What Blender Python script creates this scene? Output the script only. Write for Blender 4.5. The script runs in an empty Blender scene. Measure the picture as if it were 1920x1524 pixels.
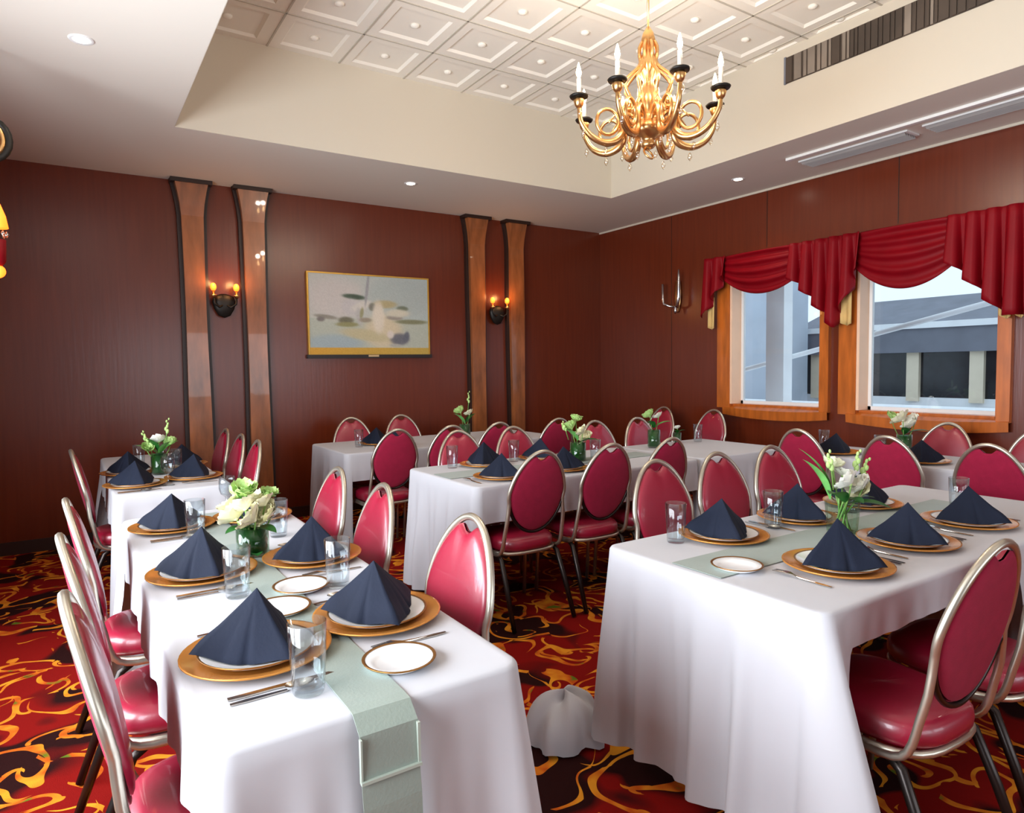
import bpy, math, random
from mathutils import Vector, Matrix
from math import sin, cos, pi, sqrt, exp, radians
random.seed(7)
COL = bpy.context.scene.collection
rnd = random.Random(11)

# ------------------------------------------------------------------ helpers
def lin(c):
    return tuple(((v / 255) / 12.92 if v / 255 <= .04045 else (((v / 255) + .055) / 1.055) ** 2.4) for v in c)

class MB:
    """collects shapes, builds ONE mesh object"""
    def __init__(s): s.v = []; s.f = []; s.m = []; s.sm = []
    def add(s, vs, fs, mat=0, smooth=True):
        o = len(s.v); s.v += [tuple(v) for v in vs]
        for f in fs: s.f.append([i + o for i in f]); s.m.append(mat); s.sm.append(smooth)
        return s
    def box(s, x0, x1, y0, y1, z0, z1, mat=0, M=None):
        vs = [Vector((x, y, z)) for x in (x0, x1) for y in (y0, y1) for z in (z0, z1)]
        if M: vs = [M @ v for v in vs]
        return s.add(vs, [(0, 1, 3, 2), (4, 6, 7, 5), (0, 4, 5, 1), (2, 3, 7, 6), (0, 2, 6, 4), (1, 5, 7, 3)], mat, False)
    def grid(s, fn, nu, nv, mat=0, closed_u=False, closed_v=False, smooth=True):
        vs = [fn(i / nu, j / nv) for i in range(nu + (0 if closed_u else 1)) for j in range(nv + (0 if closed_v else 1))]
        W = nv + (0 if closed_v else 1); U = nu + (0 if closed_u else 1); fs = []
        for i in range(nu):
            for j in range(nv):
                a, b = i, (i + 1) % U; c, d = j, (j + 1) % W
                fs.append((a * W + c, b * W + c, b * W + d, a * W + d))
        return s.add(vs, fs, mat, smooth)
    def tube(s, pts, r, n=8, mat=0, closed=False, caps=True, flat=None):
        pts = [Vector(p) for p in pts]; N = len(pts)
        rs = r if isinstance(r, (list, tuple)) else [r] * N
        T = []
        for i in range(N):
            a = pts[(i - 1) % N] if (closed or i > 0) else pts[i]
            b = pts[(i + 1) % N] if (closed or i < N - 1) else pts[i]
            T.append((b - a).normalized())
        ref = Vector((0, 0, 1)) if abs(T[0].z) < .9 else Vector((1, 0, 0))
        u = (ref - T[0] * ref.dot(T[0])).normalized(); vs = []
        for i in range(N):
            u = (u - T[i] * u.dot(T[i])).normalized(); w = T[i].cross(u)
            for k in range(n):
                a = 2 * pi * k / n
                vs.append(pts[i] + (u * cos(a) + w * sin(a)) * rs[i])
        fs = []
        for i in range(N if closed else N - 1):
            j = (i + 1) % N
            for k in range(n):
                fs.append((i * n + k, i * n + (k + 1) % n, j * n + (k + 1) % n, j * n + k))
        if caps and not closed:
            fs.append(tuple(range(n))[::-1]); fs.append(tuple((N - 1) * n + k for k in range(n)))
        return s.add(vs, fs, mat)
    def lathe(s, prof, n=24, c=(0, 0, 0), mat=0, M=None, caps=True):
        """prof: list of (r,z)"""
        vs = []
        for (r, z) in prof:
            for k in range(n):
                a = 2 * pi * k / n
                p = Vector((r * cos(a), r * sin(a), z))
                if M: p = M @ p
                vs.append(p + Vector(c))
        fs = []
        for i in range(len(prof) - 1):
            for k in range(n):
                fs.append((i * n + k, i * n + (k + 1) % n, (i + 1) * n + (k + 1) % n, (i + 1) * n + k))
        if caps and prof[0][0] > 1e-5: fs.append(tuple(range(n))[::-1])
        if caps and prof[-1][0] > 1e-5: fs.append(tuple((len(prof) - 1) * n + k for k in range(n)))
        return s.add(vs, fs, mat)
    def ball(s, c, r, n=10, mat=0, sc=(1, 1, 1)):
        c = Vector(c)
        return s.lathe([(max(r * sin(pi * i / n), 1e-6), -r * cos(pi * i / n)) for i in range(n + 1)], n + 2, c, mat, Matrix.Diagonal((*sc, 1)).to_3x3())
    def prism(s, poly, z0, z1, mat=0, fn=None):
        """poly in xy, extruded in z; fn maps a point"""
        n = len(poly); vs = [Vector((x, y, z0)) for x, y in poly] + [Vector((x, y, z1)) for x, y in poly]
        if fn: vs = [fn(v) for v in vs]
        fs = [tuple(range(n))[::-1], tuple(range(n, 2 * n))] + [(i, (i + 1) % n, (i + 1) % n + n, i + n) for i in range(n)]
        return s.add(vs, fs, mat, False)
    def build(s, name, mat, parent=None, loc=None, rz=0):
        me = bpy.data.meshes.new(name); me.from_pydata(s.v, [], s.f)
        mats = mat if isinstance(mat, (list, tuple)) else [mat]
        for m in mats: me.materials.append(m)
        me.polygons.foreach_set('material_index', s.m); me.polygons.foreach_set('use_smooth', s.sm); me.update()
        o = bpy.data.objects.new(name, me); COL.objects.link(o)
        if parent: o.parent = parent
        if loc: o.location = loc
        o.rotation_euler.z = rz
        return o

def empty(name, loc=(0, 0, 0), rz=0):
    o = bpy.data.objects.new(name, None); o.empty_display_size = .05; COL.objects.link(o)
    o.location = loc; o.rotation_euler.z = rz; return o
def tag(o, label, cat, group=None):
    o['label'] = label; o['category'] = cat
    if group: o['group'] = group
    return o
def struct(o): o['kind'] = 'structure'; return o
def dup(root, loc, rz, label, cat, group=None):
    def cp(o, par):
        c = o.copy(); COL.objects.link(c)
        if par: c.parent = par
        for ch in [k for k in bpy.data.objects if k.parent == o]: cp(ch, c)
        return c
    kids = KIDS.get(root.name)
    r = root.copy(); COL.objects.link(r); r.location = loc; r.rotation_euler.z = rz
    for ch, sub in (kids or []):
        c = ch.copy(); COL.objects.link(c); c.parent = r
        for g in sub:
            d = g.copy(); COL.objects.link(d); d.parent = c
    return tag(r, label, cat, group)
KIDS = {}
def register(root):
    KIDS[root.name] = [(c, [g for g in bpy.data.objects if g.parent == c]) for c in bpy.data.objects if c.parent == root]
    return root

# ------------------------------------------------------------------ materials
def mat(name, col, rough=.5, metal=0, spec=.5, bump=0, bscale=60, emit=None, estr=0, coat=0, var=0, vscale=4, stretch=None, sheen=0, aniso=None):
    m = bpy.data.materials.new(name); m.use_nodes = True; nt = m.node_tree; b = nt.nodes['Principled BSDF']
    c = (*lin(col), 1)
    b.inputs['Base Color'].default_value = c; b.inputs['Roughness'].default_value = rough; b.inputs['Metallic'].default_value = metal
    b.inputs['Specular IOR Level'].default_value = spec; b.inputs['Coat Weight'].default_value = coat; b.inputs['Sheen Weight'].default_value = sheen
    tc = nt.nodes.new('ShaderNodeTexCoord'); mp = nt.nodes.new('ShaderNodeMapping'); nt.links.new(tc.outputs['Object'], mp.inputs[0])
    if stretch: mp.inputs['Scale'].default_value = stretch
    if var:
        n = nt.nodes.new('ShaderNodeTexNoise'); n.inputs['Scale'].default_value = vscale; n.inputs['Detail'].default_value = 5
        nt.links.new(mp.outputs[0], n.inputs['Vector'])
        r = nt.nodes.new('ShaderNodeValToRGB')
        r.color_ramp.elements[0].position = .3; r.color_ramp.elements[1].position = .7
        r.color_ramp.elements[0].color = (*[v * (1 - var) for v in c[:3]], 1); r.color_ramp.elements[1].color = (*[min(1, v * (1 + var)) for v in c[:3]], 1)
        nt.links.new(n.outputs['Fac'], r.inputs[0]); nt.links.new(r.outputs[0], b.inputs['Base Color'])
    if bump:
        n = nt.nodes.new('ShaderNodeTexNoise'); n.inputs['Scale'].default_value = bscale; n.inputs['Detail'].default_value = 3
        nt.links.new(mp.outputs[0], n.inputs['Vector'])
        bp = nt.nodes.new('ShaderNodeBump'); bp.inputs['Strength'].default_value = bump; bp.inputs['Distance'].default_value = .01
        nt.links.new(n.outputs['Fac'], bp.inputs['Height']); nt.links.new(bp.outputs[0], b.inputs['Normal'])
    if emit:
        b.inputs['Emission Color'].default_value = (*lin(emit), 1); b.inputs['Emission Strength'].default_value = estr
    return m
def glass_mat(name, tint=(255, 255, 255), rough=.02, base=.05, edge=.75):
    """thin clear glass: see-through, more reflective towards its edges"""
    m = bpy.data.materials.new(name); m.use_nodes = True; nt = m.node_tree; nt.nodes.clear()
    o = nt.nodes.new('ShaderNodeOutputMaterial'); t = nt.nodes.new('ShaderNodeBsdfTransparent'); g = nt.nodes.new('ShaderNodeBsdfGlossy')
    f = nt.nodes.new('ShaderNodeLayerWeight'); x = nt.nodes.new('ShaderNodeMixShader'); p = nt.nodes.new('ShaderNodeMath'); q = nt.nodes.new('ShaderNodeMath')
    f.inputs['Blend'].default_value = .5; p.operation = 'POWER'; p.inputs[1].default_value = 3.2; q.operation = 'MULTIPLY_ADD'; q.inputs[1].default_value = edge; q.inputs[2].default_value = base
    t.inputs[0].default_value = (*lin(tint), 1); g.inputs['Roughness'].default_value = rough
    nt.links.new(f.outputs['Facing'], p.inputs[0]); nt.links.new(p.outputs[0], q.inputs[0]); nt.links.new(q.outputs[0], x.inputs[0])
    nt.links.new(t.outputs[0], x.inputs[1]); nt.links.new(g.outputs[0], x.inputs[2]); nt.links.new(x.outputs[0], o.inputs[0])
    return m

M = {}
M['wall'] = mat('brown_panelling', (103, 40, 18), .27, spec=.6, bump=.06, bscale=7, var=.10, vscale=5, stretch=(6, 6, .35))
M['ceil'] = mat('ceiling_paint', (232, 226, 214), .6)
M['tray'] = mat('cream_paint', (212, 202, 184), .6)
M['tile'] = mat('ceiling_tile', (244, 238, 226), .7, bump=.05, bscale=25)
M['tbar'] = mat('tile_grid', (196, 188, 174), .6)
M['base'] = mat('dark_baseboard', (48, 20, 12), .5)
M['vinyl'] = mat('red_vinyl', (152, 14, 48), .38, spec=.9, bump=.03, bscale=90, coat=.3)
M['fabric'] = mat('burgundy_fabric', (150, 22, 56), .85, spec=.25, bump=.12, bscale=300, sheen=.06, var=.08, vscale=30)
M['chrome'] = mat('chair_metal', (206, 200, 184), .34, metal=.9, var=.06, vscale=12)
M['dark_metal'] = mat('dark_metal', (62, 56, 54), .34, metal=.85)
M['cloth'] = mat('white_cloth', (194, 194, 199), .8, bump=.10, bscale=9, sheen=.1, var=.02, vscale=3)
M['runner'] = mat('sage_runner', (136, 148, 138), .6, bump=.08, bscale=160, sheen=.2, var=.05, vscale=8)
M['hem'] = mat('runner_hem', (168, 178, 166), .55)
M['navy'] = mat('navy_napkin', (26, 32, 48), .8, spec=.2, bump=.10, bscale=130, sheen=0, var=.08, vscale=14)
M['black_nap'] = mat('charcoal_napkin', (40, 38, 42), .75, bump=.10, bscale=130, sheen=.2, var=.08, vscale=14)
M['gold'] = mat('gold_charger', (214, 144, 66), .26, metal=.45, var=.06, vscale=10)
M['china'] = mat('white_china', (240, 240, 240), .12, spec=.6, var=.01)
M['rimgold'] = mat('gold_rim', (150, 104, 52), .3, metal=.7, var=.05)
M['steel'] = mat('steel', (190, 184, 176), .18, metal=1, var=.06, vscale=20)
M['glass'] = glass_mat('clear_glass', (246, 250, 252))
M['pane'] = glass_mat('window_glass', (240, 246, 250), .02, .03, .5)
M['vaseg'] = glass_mat('vase_glass', (225, 240, 228))
M['petal'] = mat('cream_petal', (244, 240, 208), .6, var=.06, vscale=30)
M['petalw'] = mat('white_petal', (246, 244, 232), .6, var=.04, vscale=30)
M['petalg'] = mat('lime_petal', (182, 214, 132), .6, var=.2, vscale=30)
M['leaf'] = mat('dark_leaf', (30, 92, 34), .4, var=.25, vscale=20)
M['lleaf'] = mat('light_leaf', (104, 170, 88), .5, var=.25, vscale=20)
M['stem'] = mat('green_stem', (120, 160, 80), .6, var=.2, vscale=20)
M['oak'] = mat('window_wood', (186, 98, 34), .32, var=.25, vscale=5, stretch=(4, 4, .6), coat=.2)
M['pil'] = mat('pilaster_wood', (146, 84, 44), .25, var=.5, vscale=2.6, stretch=(3.5, 3.5, .8), coat=.35)
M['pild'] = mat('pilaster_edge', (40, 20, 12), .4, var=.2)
M['red'] = mat('red_valance', (126, 0, 15), .55, spec=.2, bump=.05, bscale=120, var=.08, vscale=6)
M['lining'] = mat('beige_lining', (214, 178, 112), .8, var=.08, vscale=9)
M['brass'] = mat('polished_brass', (226, 178, 118), .3, metal=1, var=.12, vscale=14)
M['iron'] = mat('black_iron', (38, 34, 30), .45, metal=.5, var=.1)
M['silver'] = mat('silver_metal', (205, 208, 212), .2, metal=1, var=.05)
M['candle'] = mat('candle_tube', (250, 236, 214), .5, var=.02)
M['bulb'] = mat('lit_bulb', (255, 220, 170), .5, emit=(255, 205, 140), estr=38)
M['amber'] = mat('amber_bulb', (255, 140, 50), .5, emit=(255, 100, 24), estr=3)
M['down'] = mat('downlight_lens', (255, 250, 240), .5, emit=(255, 240, 215), estr=14)
M['white'] = mat('white_paint', (236, 236, 234), .5, var=.02)
M['grey'] = mat('grey_vent', (168, 166, 164), .5, var=.04)
M['louvre'] = mat('louvre_grey', (140, 128, 116), .45, metal=.2, var=.25, vscale=3)
M['vdark'] = mat('vent_dark', (74, 62, 52), .7, var=.3, vscale=2)
M['crystal'] = glass_mat('crystal', (255, 250, 240), .0, .25, .7)
M['gframe'] = mat('gilt_frame', (206, 158, 62), .35, metal=.4, var=.12, vscale=12)
M['bframe'] = mat('black_frame', (34, 26, 26), .4, var=.1)
M['plate'] = mat('brass_plate', (216, 186, 140), .3, metal=.6)
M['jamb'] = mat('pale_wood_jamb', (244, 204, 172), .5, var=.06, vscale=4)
M['ext_slate'] = mat('slate_grey', (120, 122, 132), .7, var=.12, vscale=3)
M['ext_grey'] = mat('blue_grey_siding', (190, 198, 210), .7, var=.08, vscale=2)
M['ext_white'] = mat('white_siding', (244, 245, 246), .6, var=.04)
M['ext_dark'] = mat('dark_window', (34, 36, 40), .15, var=.5, vscale=3)
M['ext_cream'] = mat('cream_post', (236, 220, 194), .6, var=.08)
M['ext_ground'] = mat('ground_concrete', (150, 150, 150), .9, var=.15)
M['tabletop'] = mat('table_board', (120, 92, 64), .6, var=.1)

def carpet():
    m = bpy.data.materials.new('scroll_carpet'); m.use_nodes = True; nt = m.node_tree; b = nt.nodes['Principled BSDF']; L = nt.links.new
    def nd(t, **k):
        n = nt.nodes.new(t)
        for a, v in k.items(): setattr(n, a, v)
        return n
    def mth(op, a, bb=None, c=None):
        n = nd('ShaderNodeMath', operation=op)
        for i, v in enumerate((a, bb, c)):
            if v is None: continue
            if isinstance(v, (int, float)): n.inputs[i].default_value = v
            else: L(v, n.inputs[i])
        return n.outputs[0]
    def noise(scale, vec, det=2):
        n = nd('ShaderNodeTexNoise'); n.inputs['Scale'].default_value = scale; n.inputs['Detail'].default_value = det; L(vec, n.inputs['Vector']); return n
    tc = nd('ShaderNodeTexCoord'); P = tc.outputs['Object']
    nz = noise(3.2, P, 1); sub = nd('ShaderNodeVectorMath', operation='SUBTRACT'); L(nz.outputs['Color'], sub.inputs[0]); sub.inputs[1].default_value = (.5, .5, .5)
    sc = nd('ShaderNodeVectorMath', operation='SCALE'); L(sub.outputs[0], sc.inputs[0]); sc.inputs['Scale'].default_value = .42
    ad = nd('ShaderNodeVectorMath', operation='ADD'); L(P, ad.inputs[0]); L(sc.outputs[0], ad.inputs[1]); Q = ad.outputs[0]
    def scroll(scale, turns, w, seedoff, dmax, src):
        mp = nd('ShaderNodeVectorMath', operation='ADD'); L(src, mp.inputs[0]); mp.inputs[1].default_value = (seedoff, seedoff * 1.7, 0)
        v = nd('ShaderNodeTexVoronoi', voronoi_dimensions='2D'); v.inputs['Scale'].default_value = scale; v.inputs['Randomness'].default_value = .9; L(mp.outputs[0], v.inputs['Vector'])
        df = nd('ShaderNodeVectorMath', operation='SUBTRACT'); L(mp.outputs[0], df.inputs[0]); L(v.outputs['Position'], df.inputs[1])
        sx = nd('ShaderNodeSeparateXYZ'); L(df.outputs[0], sx.inputs[0]); cs = nd('ShaderNodeSeparateColor'); L(v.outputs['Color'], cs.inputs[0])
        ang = mth('DIVIDE', mth('ARCTAN2', sx.outputs['Y'], sx.outputs['X']), 2 * pi)
        sgn = mth('SUBTRACT', mth('MULTIPLY', mth('GREATER_THAN', cs.outputs['Red'], .5), 2), 1)
        fr = mth('FRACT', mth('ADD', mth('ADD', mth('MULTIPLY', v.outputs['Distance'], turns), mth('MULTIPLY', ang, sgn)), mth('MULTIPLY', cs.outputs['Green'], 7)))
        ln = mth('LESS_THAN', mth('ABSOLUTE', mth('SUBTRACT', fr, .5)), w)
        return mth('MULTIPLY', ln, mth('MULTIPLY', mth('LESS_THAN', v.outputs['Distance'], dmax), mth('GREATER_THAN', v.outputs['Distance'], .08)))
    n1 = noise(3.3, P, 1); n2 = noise(4.7, Q, 1)
    r1 = mth('MULTIPLY', scroll(2.9, 2.2, .085, 0, .66, Q), mth('GREATER_THAN', n1.outputs['Fac'], .36))
    r2 = mth('MULTIPLY', scroll(4.6, 1.5, .08, 3.3, .6, Q), mth('GREATER_THAN', n2.outputs['Fac'], .45))
    gold = mth('MAXIMUM', r1, r2)
    nb = noise(2.4, Q, 1); redm = nd('ShaderNodeValToRGB'); e = redm.color_ramp.elements
    e[0].position = .43; e[0].color = (*lin((40, 7, 6)), 1); e[1].position = .48; e[1].color = (*lin((136, 12, 6)), 1)
    L(nb.outputs['Fac'], redm.inputs[0])
    ng = noise(9, P, 2); gr = nd('ShaderNodeValToRGB'); e = gr.color_ramp.elements
    e[0].position = .38; e[0].color = (*lin((206, 88, 20)), 1); e[1].position = .62; e[1].color = (*lin((240, 158, 40)), 1)
    x = e.new(.30); x.color = (*lin((96, 120, 30)), 1)
    L(ng.outputs['Fac'], gr.inputs[0])
    mx = nd('ShaderNodeMix', data_type='RGBA'); L(gold, mx.inputs['Factor']); L(redm.outputs[0], mx.inputs['A']); L(gr.outputs[0], mx.inputs['B'])
    L(mx.outputs['Result'], b.inputs['Base Color']); b.inputs['Roughness'].default_value = .95; b.inputs['Specular IOR Level'].default_value = .15
    fz = noise(350, P, 2); bp = nd('ShaderNodeBump'); bp.inputs['Strength'].default_value = .35; bp.inputs['Distance'].default_value = .006
    L(fz.outputs['Fac'], bp.inputs['Height']); L(bp.outputs[0], b.inputs['Normal'])
    return m
M['carpet'] = carpet()

# ------------------------------------------------------------------ camera
F, YAW, PITCH, ROLL = 1261.6, .57846, -.05954, -.01462
CAM = Vector((-5.6103, -6.5207, 1.42))
fwd = Vector((sin(YAW) * cos(PITCH), cos(YAW) * cos(PITCH), sin(PITCH)))
rgt = Vector((cos(YAW), -sin(YAW), 0)); up = rgt.cross(fwd)
r2 = rgt * cos(ROLL) + up * sin(ROLL); u2 = up * cos(ROLL) - rgt * sin(ROLL)
cd = bpy.data.cameras.new('camera'); cam = bpy.data.objects.new('camera', cd); COL.objects.link(cam)
cd.sensor_width = 36; cd.lens = F * 36 / 1920; cd.sensor_fit = 'HORIZONTAL'; cd.clip_start = .05; cd.clip_end = 200
Rm = Matrix((r2, u2, -fwd)).transposed().to_4x4(); cam.matrix_world = Matrix.Translation(CAM) @ Rm
bpy.context.scene.camera = cam

# ------------------------------------------------------------------ room
H = 3.065; H2 = 3.745; XL = -6.75; YF = -9.6; XR = 0.0
TX0, TX1, TY0, TY1 = -4.955, -1.06, -6.3, -1.405
struct(MB().box(XL - 1.2, 1.2 - 1.0, YF - .2, .2, -.12, 0).build('floor', M['carpet']))
# back wall
struct(MB().box(XL - .2, .2, 0, .15, 0, H + .1).build('wall_back', M['wall']))
# left wall: solid near the corner, window opening further forward
mb = MB(); mb.box(XL - .15, XL, -2.6, 0, 0, H + .1); mb.box(XL - .15, XL, -6.4, -2.6, 0, .75); mb.box(XL - .15, XL, -6.4, -2.6, 2.35, H + .1); mb.box(XL - .15, XL, YF, -6.4, 0, H + .1)
struct(mb.build('wall_left', M['wall']))
mb = MB()
for y in (-2.64, -3.88, -5.12, -6.36): mb.box(XL - .12, XL - .03, y - .04, y + .04, .75, 2.35)
mb.box(XL - .12, XL - .03, -6.4, -2.6, .75, .81); mb.box(XL - .12, XL - .03, -6.4, -2.6, 2.29, 2.35)
struct(mb.build('window_3', M['oak']))
# front wall behind the camera with window openings
mb = MB(); mb.box(XL - .2, .2, YF - .15, YF, 0, .8); mb.box(XL - .2, .2, YF - .15, YF, 2.3, H + .1)
for a, b in ((XL - .2, -4.9), (-2.9, -2.5), (-.5, .2)): mb.box(a, b, YF - .15, YF, .8, 2.3)
struct(mb.build('wall_front', M['wall']))
mb = MB()
for a, b in ((-4.9, -2.9), (-2.5, -.5)):
    for x in (a, (a + b) / 2, b): mb.box(x - .035, x + .035, YF - .12, YF - .03, .8, 2.3)
    mb.box(a, b, YF - .12, YF - .03, .8, .86); mb.box(a, b, YF - .12, YF - .03, 2.24, 2.3)
struct(mb.build('window_4', M['oak']))
# right wall with two window openings
W1 = (-3.0, -2.03, .99, 2.32); W2 = (-4.375, -3.34, .985, 2.32)
mb = MB()
mb.box(0, .16, W1[1], .15, 0, H + .1); mb.box(0, .16, W2[1], W1[0], 0, H + .1); mb.box(0, .16, YF - .15, W2[0], 0, H + .1)
for w in (W1, W2): mb.box(0, .16, w[0], w[1], 0, w[2]); mb.box(0, .16, w[0], w[1], w[3], H + .1)
wr = struct(mb.build('wall_right', M['wall']))
# thin seams of the panelling
mb = MB()
for y in (-1.2, -2.42, -3.64, -4.86, -6.08, -7.3): mb.box(-.0015, .001, y - .003, y + .003, 2.52, H)
for y in (-1.2,): mb.box(-.0015, .001, y - .003, y + .003, 0, 2.52)
struct(mb.build('trim_1', M['pild']))
mb = MB()
for z in (H - .018,): mb.box(-.014, 0, YF, 0, z, H)
struct(mb.build('trim_2', M['tray']))
mb = MB(); mb.box(XL, 0, -.018, 0, 0, .10); struct(mb.build('baseboard_back', M['base']))
mb = MB(); mb.box(-.018, 0, YF, -.018, 0, .10); struct(mb.build('baseboard_right', M['base']))
mb = MB(); mb.box(XL, XL + .018, YF, -.018, 0, .10); struct(mb.build('baseboard_left', M['base']))

for nm, w in (('window_1', W1), ('window_2', W2)):
    y0, y1, z0, z1 = w; fw = .085
    mb = MB()
    # bowed bottom rail (its lower edge sags in the middle), side casings, head
    n = 14
    def rail(u, v, y0=y0, y1=y1, z0=z0):
        y = y0 - fw + (y1 - y0 + 2 * fw) * u; sag = .035 * (1 - (2 * u - 1) ** 2)
        prof = [(-.0, z0 - .085 - sag), (-.05, z0 - .085 - sag), (-.055, z0 - .012 - sag * .6), (-.0, z0 + .002)]
        k = min(int(v * 3 + .001), 3)
        return (prof[k][0], y, prof[k][1])
    mb.grid(rail, n, 3, smooth=False)
    for ya, yb in ((y0 - fw, y0), (y1 + .005, y1 + fw * 1.9)):
        mb.box(-.045, 0, ya, yb, z0 - .02, z1 + fw)
    mb.box(-.045, 0, y0 - fw, y1 + fw * 1.9, z1, z1 + fw)
    # jamb liners within the wall thickness
    mb.box(0, .16, y0, y0 + .02, z0, z1); mb.box(0, .16, y0, y1, z0, z0 + .02); mb.box(0, .16, y0, y1, z1 - .02, z1)
    wf = struct(mb.build(nm, M['oak']))
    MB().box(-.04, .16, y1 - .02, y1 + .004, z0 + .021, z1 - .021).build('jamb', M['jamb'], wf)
    MB().box(.12, .124, y0 + .02, y1 - .02, z0 + .02, z1 - .02).build('pane', M['pane'], wf)
    mb = MB(); mb.box(.105, .14, y0 + .02, y0 + .045, z0 + .02, z1 - .02); mb.box(.105, .14, y1 - .045, y1 - .02, z0 + .02, z1 - .02); mb.box(.105, .14, y0 + .02, y1 - .02, z0 + .02, z0 + .05); mb.box(.105, .14, y0 + .02, y1 - .02, z1 - .05, z1 - .02)
    mb.build('sash', M['white'], wf)
# beaded strip in the left jamb casing of each window (paler inner face)
# ceiling: lower soffit ring, tray sides, tiled tray top
mb = MB()
g = .061; mb.box(XL - .2, TX0 - g, YF - .15, .15, H, H + .1); mb.box(TX1 + g, .2, YF - .15, .15, H, H + .1); mb.box(TX0 - g, TX1 + g, TY1 + g, .15, H, H + .1); mb.box(TX0 - g, TX1 + g, YF - .15, TY0 - g, H, H + .1)
for a, b, c, d in ((TX0 - g, TX0, TY0 - g, TY1 + g), (TX1, TX1 + g, TY0 - g, TY1 + g), (TX0, TX1, TY1, TY1 + g), (TX0, TX1, TY0 - g, TY0)): mb.box(a, b, c, d, H, H + .0006)
struct(mb.build('ceiling', M['ceil']))
mb = MB()
e = .003; mb.box(TX0 - .06, TX0 + e, TY0, TY1, H + .0008, H2 + .05); mb.box(TX1 - e, TX1 + .06, TY0, TY1, H + .0008, H2 + .05); mb.box(TX0 - .06, TX1 + .06, TY1 - e, TY1 + .06, H + .0008, H2 + .05); mb.box(TX0 - .06, TX1 + .06, TY0 - .06, TY0 + e, H + .0008, H2 + .05)
struct(mb.build('trim_3', M['tray']))
mb = MB(); gs = .53; gx = []; x = -4.33
while x < TX1: gx.append(x); x += gs
gx = [TX0] + gx + [TX1]
gy = [TY1]; y = TY1 - .53
while y > TY0: gy.append(y); y -= .53
gy.append(TY0)
for i in range(len(gx) - 1):
    for j in range(len(gy) - 1):
        xa, xb, yb, ya = gx[i], gx[i + 1], gy[j], gy[j + 1]
        cx, cy = (xa + xb) / 2, (ya + yb) / 2; hx, hy = (xb - xa) / 2, (yb - ya) / 2
        rings = [(1, 0), (.72, 0), (.66, .016), (.0, .016)]
        vs = []; fs = []
        for k, (s, dz) in enumerate(rings[:3]):
            vs += [(cx - hx * s, cy - hy * s, H2 + dz), (cx + hx * s, cy - hy * s, H2 + dz), (cx + hx * s, cy + hy * s, H2 + dz), (cx - hx * s, cy + hy * s, H2 + dz)]
        for k in range(2):
            for q in range(4): fs.append((k * 4 + q, k * 4 + (q + 1) % 4, k * 4 + 4 + (q + 1) % 4, k * 4 + 4 + q))
        fs.append((8, 9, 10, 11)); mb.add(vs, fs, 0, False)
        mb.lathe([(.032, .0), (.028, -.012), (.012, -.02), (.0001, -.021)], 12, (cx, cy, H2 + .016))
for x in gx[1:-1]: mb.box(x - .006, x + .006, TY0, TY1, H2 - .005, H2 + .004, 1)
for y in gy[1:-1]: mb.box(TX0, TX1, y - .006, y + .006, H2 - .005, H2 + .004, 1)
mb.box(TX0 - .06, TX1 + .06, TY0 - .06, TY1 + .06, H2 + .05, H2 + .06)
struct(mb.build('ceiling.001', [M['tile'], M['tbar']]))

# recessed downlights
def downlight(x, y, label):
    r = empty('recessed_downlight', (x, y, H)); tag(r, label, 'ceiling light', 'recessed downlights in the lower ceiling')
    MB().lathe([(.035, -.001), (.052, -.006), (.058, -.001), (.058, .004)], 24, caps=False).build('trim_ring', M['white'], r)
    MB().lathe([(.0001, -.004), (.036, -.004), (.036, .002)], 20).build('lens', M['down'], r)
    l = bpy.data.lights.new('down_spot', 'SPOT'); l.energy = 11; l.spot_size = radians(115); l.spot_blend = .8; l.color = (1, .86, .68); l.shadow_soft_size = .04
    o = bpy.data.objects.new('down_spot', l); COL.objects.link(o); o.location = (x, y, H - .03)
downlight(-5.495, -2.497, 'round recessed downlight in the lower ceiling at far left')
downlight(-2.995, -.912, 'round recessed downlight above the back wall painting')
downlight(-.529, -2.502, 'round recessed downlight above the red window valance')

# ceiling air diffusers on the right soffit
def diffuser(y0, y1, label):
    r = empty('ceiling_vent', (-.5, (y0 + y1) / 2, H)); tag(r, label, 'air vent', 'long white air diffusers in the right soffit')
    hl = (y1 - y0) / 2
    MB().box(-.045, .13, -hl, hl, -.012, -.0005).build('faceplate', M['white'], r)
    mb = MB()
    for k in range(5):
        Mx = Matrix.Translation((-.03 + k * .034, 0, -.022)) @ Matrix.Rotation(radians(35), 4, 'Y')
        mb.box(-.013, .013, -hl + .02, hl - .02, -.0015, .0015, 0, Mx)
    mb.build('louvre', M['grey'], r)
    return r
diffuser(-3.97, -3.11, 'long pale ceiling air diffuser nearest the back corner')
diffuser(-5.25, -4.07, 'long pale ceiling air diffuser nearest the right picture edge')
o = MB().box(-.70, -.66, -6.2, -3.10, H - .02, H - .0005).build('ceiling_rail', M['white']); tag(o, 'thin white rail running along the right soffit beside the diffusers', 'rail')
# grille in the right tray side
r = empty('wall_grille', (TX1, -4.2, 3.58)); tag(r, 'long grey slatted air grille high in the cream tray side', 'air vent')
MB().box(-.006, 0, -1.2, .86, -.095, .095).build('backing', M['vdark'], r)
mb = MB(); k = 0; y = .85
while y > -1.2:
    w = rnd.choice((.02, .03, .05, .07)); mb.box(-.014, -.004, y - w * .8, y, -.09, .09, 1 if rnd.random() < (.7 if y > .4 else .3) else 0); y -= w + .004
mb.build('slat', [M['vdark'], M['louvre']], r)
mb = MB(); mb.box(-.016, 0, .845, .86, -.098, .098); mb.box(-.016, 0, -1.2, -1.185, -.098, .098); mb.build('frame', M['ext_slate'], r)

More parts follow.
